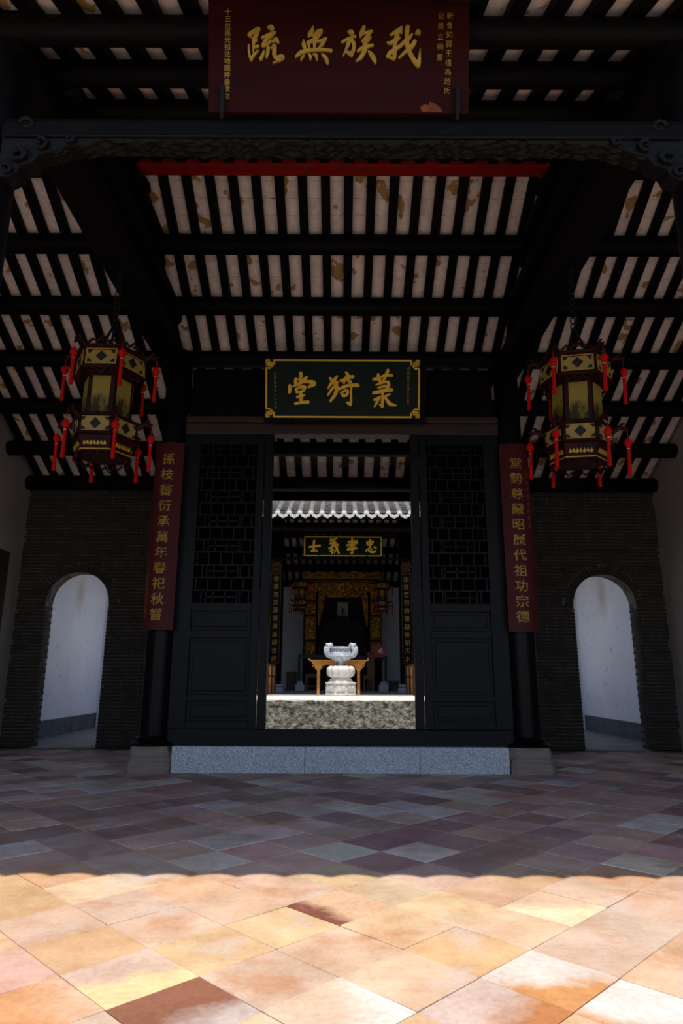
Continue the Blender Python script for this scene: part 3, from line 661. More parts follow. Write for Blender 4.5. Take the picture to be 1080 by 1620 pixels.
CH['族'] = [[(230,220,22),(290,235,56),(330,250,40)],[(95,450,22),(200,390,28),(300,345,30),(390,320,22)],[(270,390,38),(230,500,38),(190,600,25),(130,730,10)],[(300,400,38),(355,480,36),(350,600,38),(300,720,40),(290,748,16)],[(190,655,18),(250,680,38),(300,710,35)],[(570,120,34),(550,200,48),(510,270,45),(495,340,20)],[(580,270,25),(660,240,38),(745,210,22)],[(700,260,30),(620,350,35),(530,430,20)],[(530,430,14),(640,390,38),(710,350,25)],[(650,420,35),(560,500,25)],[(440,640,26),(540,575,35),(640,540,35),(760,510,24)],[(620,450,25),(600,560,40),(560,680,45),(490,790,35),(400,855,10)],[(660,640,12),(730,720,46),(790,820,42),(815,895,20)]]
CH['我'] = [[(180,290,12),(280,240,40),(370,190,50),(430,115,22)],[(400,190,45),(425,255,16)],[(340,270,45),(310,380,50),(280,500,40),(280,640,45),(275,760,40),(265,820,16)],[(120,450,16),(200,460,35),(300,400,38),(390,350,20)],[(110,760,18),(180,680,45),(280,600,36),(400,520,36),(500,430,40),(580,370,36),(650,270,20)],[(150,760,20),(210,780,25),(265,805,22)],[(555,110,42),(540,220,45),(540,380,42),(560,560,48),(640,740,45),(740,900,45),(780,960,22)],[(780,950,45),(800,830,38),(822,590,8)],[(710,430,42),(640,540,45),(520,640,32),(370,780,16)],[(725,255,18),(780,230,52),(812,270,18)]]
CH['堂'] = [[(535,180,44),(535,300,48),(530,440,45)],[(390,370,45),(385,470,42),(400,530,35)],[(390,350,30),(470,380,20)],[(710,290,28),(650,370,50),(600,440,40)],[(225,545,44),(225,640,50),(212,745,42)],[(290,590,12),(450,510,45),(620,440,40),(800,440,50),(900,470,68),(930,530,38)],[(870,520,60),(760,590,36)],[(400,650,35),(430,755,34)],[(400,650,32),(520,590,42),(640,575,45)],[(650,590,55),(610,700,42)],[(440,735,30),(600,705,34)],[(430,880,34),(540,845,42),(640,820,30)],[(540,760,45),(545,900,52),(545,1020,45)],[(380,1060,38),(560,1030,42),(750,1015,50)]]
CH['猗'] = [[(180,300,32),(240,380,42),(330,420,40)],[(370,250,26),(280,370,42),(190,480,36),(130,585,20)],[(300,380,45),(350,500,50),(350,640,48),(290,780,42),(190,910,30)],[(400,400,20),(310,500,35),(200,640,30),(130,755,26)],[(600,150,30),(655,225,40)],[(460,370,34),(560,350,45),(680,280,42),(790,265,42)],[(640,240,40),(570,340,35),(550,440,25)],[(640,330,25),(700,400,46),(740,380,22)],[(400,600,34),(560,530,42),(720,490,42),(880,490,50),(930,500,38)],[(480,690,38),(535,765,38),(620,740,40),(650,660,36),(610,625,30),(490,680,32)],[(740,520,30),(735,700,27),(735,900,34),(725,1010,35)],[(730,980,42),(680,970,45),(620,940,20)]]
CH['菉'] = [[(170,490,30),(280,480,56),(400,430,34),(540,350,30),(650,355,45),(760,375,45)],[(330,320,34),(350,430,55),(400,560,50)],[(640,200,44),(590,330,52),(520,470,46),(480,580,22)],[(260,670,20),(400,610,40),(560,570,36),(650,570,40)],[(650,580,50),(660,680,50),(600,760,45)],[(330,750,28),(450,722,36),(560,690,35)],[(190,915,50),(400,870,55),(600,825,60),(760,820,55)],[(475,900,40),(470,1100,42),(465,1345,44)],[(370,1270,18),(460,1315,40)],[(220,1130,38),(320,1080,38),(400,1030,28)],[(370,1080,30),(300,1200,38),(220,1340,22)],[(700,950,30),(600,1000,36),(520,1050,35)],[(540,1030,34),(620,1150,46),(720,1260,56),(900,1300,22)]]
CH['士'] = [[(175,100,16),(172,160,16),(170,222,18)],[(115,182,14),(180,172,17),(250,165,17)],[(140,230,14),(215,229,15)]]
CH['義'] = [[(370,105,12),(420,88,14),(460,72,12)],[(385,70,10),(412,108,14)],[(375,138,12),(450,122,14)],[(420,84,14),(415,170,14)],[(365,200,14),(420,168,14),(470,160,14)],[(405,150,12),(402,260,12)],[(440,130,14),(460,200,15),(490,260,14)],[(472,190,12),(430,252,10)],[(470,140,10),(482,155,10)],[(375,232,12),(420,215,10)]]
CH['孝'] = [[(655,75,14),(655,150,15)],[(610,115,14),(700,105,14)],[(590,158,14),(660,140,15),(720,125,17)],[(720,100,12),(660,160,15),(592,210,10)],[(630,182,12),(690,168,13),(655,200,12)],[(655,195,14),(660,255,14),(638,250,9)],[(605,212,12),(715,195,14)]]
CH['忠'] = [[(845,115,13),(850,150,13)],[(845,115,13),(920,105,14)],[(920,105,14),(905,145,13)],[(850,150,13),(905,145,13)],[(880,82,13),(880,185,14)],[(835,212,9),(835,237,12)],[(860,200,13),(880,235,15),(930,240,17),(957,222,9)],[(888,195,11),(905,208,12)],[(935,178,13),(960,192,13)]]
# ---- the great red plaque above the beam
t = thing('plaque', 'large dark red plaque with four gilt characters leaning above the carved beam', 'plaque', (-.04, 3.72, 4.95))
A0, A1 = Vector((0, 3.735, 4.952)), Vector((0, 3.535, 5.69)); UP = (A1 - A0).normalized(); NR = Vector((0, UP.z, -UP.y)) * -1    # towards the camera
def pl1(x, v, h): return Vector((x, 0, 0)) + A0 + UP * v + NR * h
XL, XR, HH = -.925, .86, (A1 - A0).length
b_ = MB(); b_.prism([(XL, 0), (XR, 0), (XR, HH), (XL, HH)], lambda u, v, h: pl1(u, v, h), -.05, 0); b_.build('board', M['plaque_red'], t, bevel=.006)
for (u0, u1, v0, v1) in ((XL, XR, 0, .022), (XL, XR, HH - .02, HH)):
    MB().prism([(u0, v0), (u1, v0), (u1, v1), (u0, v1)], lambda u, v, h: pl1(u, v, h), 0, .008).build('edge_moulding', M['plaque_red'], t)
def px_to(px, py, pt, nrm):                        # where the ray through a pixel meets a plane
    o = Vector((0, 0, CAM_Z)); d = at(px, py, 1.0) - o; return o + d * ((pt - o).dot(nrm) / d.dot(nrm))
def uv1(px, py):
    p = px_to(px, py, A0, NR); return p.x, (p - A0).dot(UP)
for ch, ox in (('疏', 380), ('無', 455), ('族', 530), ('我', 600)):
    st = [[(*uv1(ox + x / 13.5, 35 + y / 13.5), hw / 13.5 / 229) for x, y, hw in s_] for s_ in CH[ch]]
    st = [[(x * 1000, v * 1000, hw * 1000) for x, v, hw in s_] for s_ in st]
    brush(st, lambda x, v, h: pl1(x / 1000, v / 1000, h), .012, 'character', M['gold'], t)
def col_text(root, text, uv, fn, px0, py0, px1, py1, sx, sy, mat, off=0, h=.003, nm='character'):
    k = len(text)
    for i, ch in enumerate(text):
        f_ = i / (k - 1) if k > 1 else 0; u, v = uv(px0 + (px1 - px0) * f_, py0 + (py1 - py0) * f_)
        mb = MB(); write_char(mb, ch, lambda x, y, hh: fn(x, y, hh), u, v, sx, sy, off, h); mb.build(nm, M[mat], root)
col_text(t, '十三世孫光祖法地題并書敬立', uv1, pl1, 357, 20, 356, 153, .046, .046, 'gold', .006, nm='small_character')
col_text(t, '新會知縣王植為趙氏', uv1, pl1, 708, 25, 704, 143, .046, .05, 'gold', -.005, nm='small_character')
col_text(t, '公是立祠書', uv1, pl1, 694, 25, 692, 90, .046, .05, 'gold', -.005, nm='small_character')
for px in (350, 720):
    u, v = uv1(px, 150)
    MB().tube([pl1(u, .16, .03), pl1(u, .02, .035), pl1(u - .005, -.06, .03)], [.022, .02, .01], 8).build('iron_hook', M['iron'], t, smooth=True)
cp = [uv1(a, b) for a, b in ((661, 170), (668, 166), (675, 167), (676, 162), (684, 164), (694, 172), (697, 178), (682, 178), (664, 177))]
MB().prism(cp, lambda u, v, h: pl1(u, v, h), .0, .0095).build('chipped_patch', M['plaque_chip'], t)
# ---- the green plaque over the door
t = thing('plaque', 'green plaque with gold fret border and three bold gold characters over the door', 'plaque', (.05, 9.04, 4.82))
G0, G1 = Vector((0, 9.03, 4.80)), Vector((0, 8.78, 5.80)); GU = (G1 - G0).normalized(); GN = Vector((0, -GU.z, GU.y))
def pl2(x, v, h): return Vector((x, 0, 0)) + G0 + GU * v + GN * h
def uv2(px, py):
    p = px_to(px, py, G0, GN); return p.x, (p - G0).dot(GU)
gx0, gv0 = uv2(417, 670); gx1, gv1 = uv2(673, 560)
MB().prism([(gx0, gv0), (gx1, gv0), (gx1, gv1), (gx0, gv1)], pl2, -.05, -.005).build('backing', M['timber'], t, bevel=.008)
ix0, iv0 = uv2(419, 661); ix1, iv1 = uv2(663, 569)
MB().prism([(ix0 - .0, iv0 - .0), (ix1, iv0), (ix1, iv1), (ix0, iv1)], pl2, -.005, .0).build('board', M['green'], t)
def frame_bars(root, fn, x0, x1, v0, v1, wd, mat, cor=0.0):
    fm = MB()
    for a, b, c, d_ in ((x0 + cor, x1 - cor, v0, v0 + wd), (x0 + cor, x1 - cor, v1 - wd, v1), (x0, x0 + wd, v0 + cor, v1 - cor), (x1 - wd, x1, v0 + cor, v1 - cor)):
        fm.prism([(a, c), (b, c), (b, d_), (a, d_)], fn, -.002, .006)
    if cor:
        for sx, ox in ((1, x0), (-1, x1)):
            for sy, oy in ((1, v0), (-1, v1)):
                q = cor; w_ = wd
                for a, b, c, d_ in ((0, q * .8, .33 * q, .33 * q + w_), (.33 * q, .33 * q + w_, 0, q * .8), (0, q * .55, 0, w_), (0, w_, 0, q * .55), (q * .66, q * .66 + w_, q * .33, q), (q * .33, q, q * .66, q * .66 + w_), (q, q + w_, 0, q * .7), (0, q * .7, q, q + w_), (q * .1, q * .55, q * .1 + q * .5, q * .1 + q * .5 + w_)):
                    xs = sorted((ox + sx * a, ox + sx * b)); ys = sorted((oy + sy * c, oy + sy * d_))
                    fm.prism([(xs[0], ys[0]), (xs[1], ys[0]), (xs[1], ys[1]), (xs[0], ys[1])], fn, -.002, .006)
    fm.build('gilt_border', M[mat], root)
frame_bars(t, pl2, ix0, ix1, iv0, iv1, .024, 'gold_pale', .115)
for ch, ox, oy, sc in (('堂', 445, 580, 18.0), ('猗', 510, 580, 16.615), ('菉', 580, 575, 19.636)):
    st = [[(uv2(ox + x / sc, oy + y / sc)[0] * 1000, uv2(ox + x / sc, oy + y / sc)[1] * 1000, hw / sc / 107 * 1000) for x, y, hw in s_] for s_ in CH[ch]]
    brush(st, lambda x, v, h: pl2(x / 1000, v / 1000, h), .010, 'character', M['gold_pale'], t)
col_text(t, '大明嘉靖廿一年吉月', uv2, pl2, 434, 592, 435, 645, .04, .05, 'gold', 0, nm='small_character')
col_text(t, '順德碧江金樓主人書', uv2, pl2, 645, 583, 644, 635, .045, .055, 'gold', 0, nm='small_character')
# ---- couplet boards: long maroon boards bowed round the columns
def couplet(s, text, small, first_x, last_x, y0, y1, sm0, sm1, label):
    t = thing('couplet_board', label, 'sign board', (s * CX, 8.99, 1.8))
    Rb, hw_, z0, z1 = .46, .212, 1.80, 4.47
    def fn(a, v, h):                               # a: arc length across, bowed towards the camera
        an = a / Rb; return Vector((s * CX + math.sin(an) * (Rb + h), 9.44 - math.cos(an) * (Rb + h), v))
    nn = 12; b_ = MB(); vs = []
    for h in (-.03, 0):
        for k in range(nn + 1):
            for v in (z0, z1): vs.append(fn(-hw_ + 2 * hw_ * k / nn, v, h))
    q = 2 * (nn + 1); fs = []
    for k in range(nn):
        i = 2 * k; fs += [(i, i + 1, i + 3, i + 2), (q + i, q + i + 2, q + i + 3, q + i + 1), (i, i + 2, q + i + 2, q + i), (i + 1, q + i + 1, q + i + 3, i + 3)]
    fs += [(0, q, q + 1, 1), (2 * nn, 2 * nn + 1, q + 2 * nn + 1, q + 2 * nn)]
    b_.add(vs, fs).build('board', M['couplet_red'], t, smooth=True)
    for i, ch in enumerate(text):
        f_ = i / (len(text) - 1); py = y0 + (y1 - y0) * f_; px = first_x + (last_x - first_x) * f_
        p = at(px, py, 8.98); a = p.x - s * CX
        mb = MB(); write_char(mb, ch, fn, a, p.z, .185, .172, .007, .004); mb.build('character', M['gold'], t)
    for i, ch in enumerate(small):
        f_ = i / (len(small) - 1); py = sm0[1] + (sm1[1] - sm0[1]) * f_; px = sm0[0] + (sm1[0] - sm0[0]) * f_
        p = at(px, py, 9.0); mb = MB(); write_char(mb, ch, fn, max(-.19, min(.19, p.x - s * CX)), p.z, .048, .075, 0, .003); mb.build('small_character', M['dimgold'], t)
    g = MB(); g.tube([(s * CX - .1, 8.99, 4.46), (s * CX - .02, 9.02, 4.58), (s * CX + .02, 9.02, 4.58), (s * CX + .1, 8.99, 4.46)], .009, 6)
    g.build('hanging_wire', M['iron'], t)
couplet(-1, '孫枝蕃衍承萬年春祀秋嘗', '丁卯年仲秋月吉日重立', 266, 247, 727, 973, (234, 902), (227, 975), 'maroon couplet board with eleven gold characters on the left column')
couplet(1, '堂勢尊嚴昭歷代祖功宗德', '順治年間裔孫敬書', 815, 828, 731, 974, (833, 750), (838, 830), 'maroon couplet board with eleven gold characters on the right column')
# ================================================================== lanterns
def hexp(r0, z0, r1, z1, n=6, ph=math.pi / 6):
    return [(r * math.cos(ph + 2 * math.pi * k / n), r * math.sin(ph + 2 * math.pi * k / n), z) for r, z in ((r0, z0), (r1, z1)) for k in range(n)]
def make_lantern(label, loc, rz, zhang):
    """six-sided palace lantern; faces look along -y at rz = 0, origin at the middle of its body"""
    t = thing('palace_lantern', label, 'lantern', loc, rz, 'hexagonal palace lanterns')
    c30 = math.cos(R(30))
    def faces():
        for k in range(6):
            a = -math.pi / 2 + k * math.pi / 3; yield k, Matrix.Rotation(a + math.pi / 2, 4, 'Z')
    body = MB()
    def band(prof): body.lathe(prof, n=6, ph=math.pi / 2 * 0 + 0.0)
    # corner direction is at angle 0, 60 ... so the faces look along 30, 90 ... (that includes -y)
    body.lathe([(.36, .225), (.375, .235), (.375, .255), (.35, .262)], n=6); body.lathe([(.35, .45), (.385, .46), (.385, .485), (.33, .50), (.2, .505)], n=6)
    body.lathe([(.34, .26), (.355, .455)], n=6)
    body.lathe([(.25, -.255), (.26, -.24), (.25, .21), (.33, .228)], n=6)
    body.lathe([(.345, -.275), (.36, -.265), (.355, -.25), (.25, -.245)], n=6); body.lathe([(.335, -.455), (.325, -.27)], n=6)
    body.lathe([(.30, -.475), (.355, -.465), (.35, -.448), (.33, -.44)], n=6)
    body.lathe([(.20, -.64), (.27, -.625), (.275, -.605), (.315, -.47)], n=6)
    body.build('body_frame', M['rosewood'], t, local=True, bevel=.004)
    pan = MB(); pan.box(-.135, .135, -.004, .004, -.075, .075); lo = MB(); lo.box(-.125, .125, -.004, .004, -.07, .07)
    def at_face(r, z, tilt, mx): return mx @ Matrix.Translation((0, -r, z)) @ Matrix.Rotation(tilt, 4, 'X')
    fp = B(-.148, .148, -.004, .004, -.078, .078).mesh('gold_panel'); fp.materials.append(M['panelgold'])
    lp = B(-.135, .135, -.004, .004, -.075, .075).mesh('gold_panel'); lp.materials.append(M['panelgold'])
    bp = B(-.090, .090, -.004, .004, -.195, .195).mesh('painted_panel'); bp.materials.append(M['painted'])
    dm = MB().prism([(-.056, 0), (-.044, .012), (-.012, .046), (0, .058), (.012, .046), (.044, .012), (.056, 0), (.044, -.012), (.012, -.046), (0, -.058), (-.012, -.046), (-.044, -.012)], lambda u, v, h: (u, h, v), -.011, 0)
    for sx in (-1, 1):
        for sz in (-1, 1):
            dm.prism([(sx * .135, sz * .066), (sx * .098, sz * .066), (sx * .092, sz * .052), (sx * .108, sz * .05), (sx * .108, sz * .036), (sx * .124, sz * .03), (sx * .135, sz * .036)], lambda u, v, h: (u, h, v), -.009, 0)
    dm = dm.mesh('fret_ornament'); dm.materials.append(M['diamond'])
    cr = MB()                                        # crest scroll and lower fringe, one piece per face
    cr.tube([(-.15, 0, 0), (-.10, 0, .045), (-.055, 0, .02), (0, 0, .085), (.055, 0, .02), (.10, 0, .045), (.15, 0, 0)], .014, 6)
    cr.tube([(-.07, 0, .0), (-.03, 0, .04), (0, 0, .03), (.03, 0, .04), (.07, 0, 0)], .010, 6)
    cr = cr.mesh('carved_crest', smooth=True); cr.materials.append(M['rosewood'])
    fg = MB(); fg.tube([(-.13, 0, 0), (-.09, 0, -.045), (-.05, 0, -.02), (0, 0, -.07), (.05, 0, -.02), (.09, 0, -.045), (.13, 0, 0)], .011, 6)
    fg.tube([(-.06, 0, 0), (0, 0, -.035), (.06, 0, 0)], .009, 6); fg = fg.mesh('carved_fringe', smooth=True); fg.materials.append(M['rosewood'])
    sk = MB(); 
    for q in range(7):
        xx = -.10 + .033 * q; sk.prism([(xx - .017, -.02 + .012 * (q % 2)), (xx, .022), (xx + .02, -.012), (xx + .005, -.028)], lambda u, v, h: (u, h, v), -.012, 0)
    sk = sk.mesh('gilt_blossom'); sk.materials.append(M['gold'])
    gl = B(-.145, .145, -.012, 0, -.006, .006).mesh('gilt_rim'); gl.materials.append(M['gold'])
    pf = MB()
    for a, b, c, d_ in ((-.152, .152, .076, .086), (-.152, .152, -.086, -.076), (-.155, -.146, -.086, .086), (.146, .155, -.086, .086)): pf.box(a, b, -.010, 0, c, d_)
    pf = pf.mesh('panel_rim'); pf.materials.append(M['gold'])
    def put(nm, me, par, mx):
        o = bpy.data.objects.new(nm, me); COL.objects.link(o); o.parent = par; o.matrix_local = mx; return o
    I = Matrix.Identity(4)
    for k, mx in faces():
        a = put('gold_panel', fp, t, at_face(.306, .355, -R(4), mx)); put('fret_ornament', dm, a, I); put('panel_rim', pf, a, I)
        b = put('gold_panel', lp, t, at_face(.290, -.36, R(3), mx)); put('fret_ornament', dm, b, I)
        put('painted_panel', bp, t, at_face(.226, -.015, 0, mx))
        put('carved_crest', cr, t, at_face(.31, .50, 0, mx)); put('carved_fringe', fg, t, at_face(.255, -.63, 0, mx))
        put('carved_fringe', fg, t, at_face(.315, .225, 0, mx))
        put('gilt_blossom', sk, t, at_face(.255, -.545, R(16), mx)); put('gilt_rim', gl, t, at_face(.238, -.61, 0, mx))
    hook = MB(); hook.tube([(.33, 0, .0), (.40, 0, .045), (.455, 0, .03), (.475, 0, -.01)], [.03, .026, .02, .012], 6); hook.tube([(.40, 0, .05), (.43, 0, .085), (.46, 0, .08)], [.018, .014, .006], 6)
    hook.tube([(.44, 0, .02), (.47, 0, .045), (.49, 0, .03)], [.014, .012, .006], 6); hook = hook.mesh('dragon_head_hook', smooth=True); hook.materials.append(M['rosewood'])
    ts = MB(); ts.lathe([(.003, -.17), (.022, -.175), (.017, -.19), (.017, -.27), (.022, -.45), (.001, -.46)], n=10); ts = ts.mesh('tassel', smooth=True); ts.materials.append(M['tassel'])
    kn = MB(); kn.lathe([(.003, 0), (.004, -.06), (.02, -.066), (.038, -.095), (.040, -.115), (.022, -.15), (.006, -.165), (.006, -.18)], n=8); kn = kn.mesh('knot', smooth=True); kn.materials.append(M['tassel'])
    be = MB().lathe([(.004, -.162), (.016, -.168), (.016, -.176), (.004, -.182)], n=8).mesh('bead', smooth=True); be.materials.append(M['bead'])
    for k in range(6):
        for z, rr in ((.46, 0), (-.30, .0)):
            mx = Matrix.Rotation(k * math.pi / 3, 4, 'Z') @ Matrix.Translation((rr, 0, z))
            put('dragon_head_hook', hook, t, mx)
            a = put('tassel', ts, t, mx @ Matrix.Translation((.475, 0, -.012))); put('knot', kn, a, I); put('bead', be, a, I)
    g = MB(); L = zhang - loc[2]
    for a in (0, 2.1, 4.2): g.tube([(.17 * math.cos(a), .17 * math.sin(a), .50), (.05 * math.cos(a), .05 * math.sin(a), .78), (.01 * math.cos(a), .01 * math.sin(a), .86)], .014, 6)
    z = .86
    while z < L:
        g.tube([(0, 0, z), (.022, 0, z + .02), (.022, 0, z + .06), (0, 0, z + .08), (-.022, 0, z + .06), (-.022, 0, z + .02), (0, 0, z)], .008, 5, cap=False); z += .07
    g.tube([(0, 0, L - .12), (0, 0, L + .02)], .012, 6)
    g.build('hanging_chain', M['iron'], t, local=True, smooth=True)
    return t
lan = make_lantern('rosewood palace lantern with red tassels hanging on the left side of the hall', (-2.44, 6.4, 3.98), R(2), 5.55)
l2 = copy_tree(lan); l2.location = (2.44, 6.4, 3.94); l2.rotation_euler = (R(2), R(2), R(-15)); l2['label'] = 'rosewood palace lantern with red tassels hanging on the right side of the hall'
for px, py, rz, lb in ((475, 940, 24, 'left'), (604, 941, -2, 'right')):
    l3 = copy_tree(lan); p = at(px, py, 21.6); l3.location = p; l3.rotation_euler = (0, 0, R(rz)); l3.scale = (.74, .74, .82)
    MB().tube([(0, 0, 1.55), (0, 0, (5.80 - p.z) / .82)], .014, 6).build('hanging_rod', M['iron'], l3, local=True); l3['label'] = 'dim palace lantern hanging %s of the gilded altar in the far hall' % lb; l3['group'] = 'lanterns in the far hall'
# ================================================================== the far hall
def far_tie(py0, py1, Y, hw, mat='timber'):
    z0, z1 = zat(py1, Y), zat(py0, Y); return MB().tube([(-hw, Y, (z0 + z1) / 2), (hw, Y, (z0 + z1) / 2)], (z1 - z0) / 2, 12)
for Y, a, b, lb in ((17.9, 827, 842, 'dark round tie beam crossing under the far eave'), (19.13, 881.6, 886.4, 'thin dark beam under the small black plaque'), (21.6, 846, 852, 'dark tie beam from which the far lanterns hang'), (24.3, 893, 904, 'dark beam above the crest of the gilded altar')):
    o = far_tie(a, b, Y, HW - .02).build('tie_beam', M['timber'], None, smooth=True); tag(o, lb, 'beam')
# columns with lacquered couplet boards
for s, txt, lb in ((-1, '德澤流芳源遠清溪綿世緒', 'left'), (1, '宗枝蕃衍詩書啟後朝天水', 'right')):
    Y = 20.5; x = s * 2.0
    t = thing('timber_column', 'black round column carrying the %s couplet board in the far hall' % lb, 'column', (x, Y, HP))
    MB().lathe([(.21, HP + .22), (.215, 3), (.2, zt2(Y) - .2)], (x, Y, 0), 22).build('shaft', M['lacquer'], t, smooth=True)
    MB().lathe([(.30, HP), (.30, HP + .1), (.24, HP + .14), (.28, HP + .18), (.22, HP + .23)], (x, Y, 0), 22).build('stone_base', M['granite'], t, smooth=True)
    z0, z1, z2 = zat(1050, Y), zat(910, Y), zat(887, Y)
    t = thing('couplet_board', 'narrow black board with gilt characters on the %s column of the far hall' % lb, 'sign board', (x, Y - .28, z0))
    B(x - .15, x + .15, Y - .27, Y - .215, z0, z1).build('board', M['lacquer'], t, bevel=.004)
    f2 = lambda u, v, h: Vector((x + u, Y - .27 - h, v))
    fm = MB()
    for a, b, c, d_ in ((-.15, -.14, z0, z1), (.14, .15, z0, z1), (-.15, .15, z0, z0 + .012), (-.15, .15, z1 - .012, z1)): fm.prism([(a, c), (b, c), (b, d_), (a, d_)], f2, 0, .006)
    fm.build('gilt_border', M['gold_dark'], t)
    k = len(txt)
    for i, ch in enumerate(txt):
        mb = MB(); write_char(mb, ch, f2, 0, z1 - .16 - (z1 - z0 - .3) * i / (k - 1), .17, .18, .01, .004); mb.build('character', M['gold'], t)
    cp = MB(); zc = (z1 + z2) / 2; hh = (z2 - z1) / 2
    for (cx, cz, rx, rz_) in ((0, z1 + hh * .35, .15, hh * .38), (0, z1 + hh * 1.1, .155, hh * .42), (0, z1 + hh * 1.7, .12, hh * .35)):
        cp.tube([(x + cx + rx * math.cos(a), Y - .29, cz + rz_ * math.sin(a)) for a in [q * math.pi / 6 for q in range(13)]], .028, 6)
    cp.box(x - .13, x + .13, Y - .27, Y - .22, z1, z2 - .1)
    cp.build('carved_cap', M['redcap'], t, smooth=False)
# the small plaque with four characters
Y = 19.1; o3 = Vector((0, Y, 0))
def fn3(u, v, h): return Vector((u, Y - h, v))
xa, za, xb, zb = at(481, 880, Y).x, zat(880, Y), at(604, 880, Y).x, zat(849, Y)
t = thing('plaque', 'small black plaque with gold rim and four gold characters in the far hall', 'plaque', ((xa + xb) / 2, Y, za))
B(xa, xb, Y, Y + .06, za, zb).build('board', M['green'], t)
frame_bars(t, fn3, xa, xb, za, zb, .028, 'gold_pale')
for ch in '士義孝忠':
    st = [[(at(475 + a / 8, 843 + b / 8, Y).x * 1000, zat(843 + b / 8, Y) * 1000, hw / 8 / 54.5 * 1000) for a, b, hw in s_] for s_ in CH[ch]]
    brush(st, lambda u, v, h: fn3(u / 1000, v / 1000, h), .012, 'character', M['gold_pale'], t, fat=.9)
for px in (504, 581):
    p = at(px, 879, Y); MB().tube([(p.x, Y - .02, p.z + .06), (p.x, Y - .02, p.z - .1)], .018, 6).build('iron_hook', M['iron'], t)
# ---- the gilded altar screen
Y = 25.0
t = thing('gilded_altar', 'tall gilded carved altar screen with a dark niche at the back of the far hall', 'altar', (0, Y, HP))
X = lambda px: at(px, 960, Y).x
Z = lambda py: zat(py, Y)
def gbox(nm, mat, x0, x1, y0, y1, yy=0, th_=.1, bv=0): return B(X(x0), X(x1), Y + yy - th_, Y + yy, Z(y1), Z(y0)).build(nm, M[mat], t, bevel=bv)
def carved(nm, x0, x1, y0, y1, yy, amp=.10, nx=60, nz=14, edge=None, seed=1):
    """gilded openwork: a heavily modelled relief sheet"""
    mb = MB(); vs = []; q = random.Random(seed); ph = [q.uniform(0, 6) for _ in range(6)]
    for i in range(nx + 1):
        for k in range(nz + 1):
            u, v = i / nx, k / nz; a, b = X(x0) + (X(x1) - X(x0)) * u, Z(y1) + (Z(y0) - Z(y1)) * v
            top = 1.0 if edge is None else edge(u)
            b = Z(y1) + (b - Z(y1)) * top
            h = math.sin(a * 21 + ph[0] + 2 * math.sin(b * 14 + ph[1])) * math.cos(b * 24 + ph[2] + 2 * math.sin(a * 11 + ph[3])) + .5 * math.sin(a * 47 + b * 39 + ph[4])
            vs.append((a, Y + yy - .04 - amp * (.5 + .5 * h) * (1 if 0 < i < nx and 0 < k < nz else 0), b))
    mb.add(vs, [(i * (nz + 1) + k, (i + 1) * (nz + 1) + k, (i + 1) * (nz + 1) + k + 1, i * (nz + 1) + k + 1) for i in range(nx) for k in range(nz)])
    n0 = len(mb.v); per = [i * (nz + 1) for i in range(nx + 1)] + [nx * (nz + 1) + k for k in range(1, nz + 1)] + [i * (nz + 1) + nz for i in range(nx - 1, -1, -1)] + [k for k in range(nz - 1, 0, -1)]
    mb.v += [(mb.v[p][0], Y + yy, mb.v[p][2]) for p in per]; m_ = len(per)
    mb.f += [(per[i], per[(i + 1) % m_], n0 + (i + 1) % m_, n0 + i) for i in range(m_)] + [tuple(n0 + i for i in range(m_))[::-1]]
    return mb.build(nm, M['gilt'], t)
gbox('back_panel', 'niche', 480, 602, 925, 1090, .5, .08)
carved('crest', 479, 605, 905, 916, -.25, .12, 120, 8, lambda u: .72 + .28 * abs(math.sin(u * 22)), 1)
gbox('cornice', 'gold', 484, 601, 916, 917.6, -.1, .2); gbox('cornice', 'rosewood', 486, 599, 917.6, 920, -.1, .14); gbox('cornice', 'gold', 488, 597, 920, 921.2, -.1, .16)
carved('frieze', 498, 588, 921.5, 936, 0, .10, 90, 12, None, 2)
for x0, x1 in ((505, 534), (550, 581)): gbox('gilt_bar', 'gold', x0, x1, 935, 936, -.06, .08)
for a, b, sgn in ((505, 516, 1), (570, 581, -1)):    # hanging carved curtains beside the niche
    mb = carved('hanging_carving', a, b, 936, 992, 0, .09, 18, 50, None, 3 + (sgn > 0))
    xl, xr = X(a), X(b)
    for v in mb.data.vertices:                        # taper towards the outer edge
        wx = v.co.x + wloc(mb).x; f_ = (v.co.z + wloc(mb).z - Z(992)) / (Z(936) - Z(992)); f_ = .12 + .88 * max(0, min(1, f_))
        nx_ = xl + (wx - xl) * f_ if sgn > 0 else xr - (xr - wx) * f_
        v.co.x = nx_ - wloc(mb).x
    gbox('gilt_bar', 'gold', *((504, 505.5) if sgn > 0 else (580.5, 582)), 940, 990, -.06, .08)
carved('niche_valance', 516, 570, 936, 945, 0, .08, 50, 8, None, 9)
for a, b in ((484, 500), (586, 602)):
    gbox('side_post', 'rosewood', a - 1.5, b + 1.5, 921, 1088, .1, .1)
    carved('side_carving', a, b, 924, 950, 0, .10, 20, 26, None, a)
    carved('side_carving', a, b, 953, 972, 0, .08, 20, 20, None, a + 1)
    for y0, y1 in ((976, 1012), (1015.5, 1036)):
        carved('side_carving', a + 1.5, b - 1.5, y0 + 1.5, y1 - 1.5, 0, .06, 18, 24, None, int(a + y0))
        mb = MB()
        for x0, x1, c, d_ in ((a, a + 1, y0, y1), (b - 1, b, y0, y1), (a, b, y0, y0 + 1), (a, b, y1 - 1, y1)): mb.box(X(x0), X(x1), Y - .10, Y, Z(d_), Z(c))
        mb.build('gilt_frame', M['gold'], t)
mb = MB()
for x0, x1, c, d_ in ((506, 507, 1024, 1032), (577, 578, 1024, 1032), (506, 578, 1024, 1025), (506, 578, 1031, 1032)): mb.box(X(x0), X(x1), Y - .06, Y, Z(d_), Z(c))
mb.build('gilt_frame', M['gold'], t)
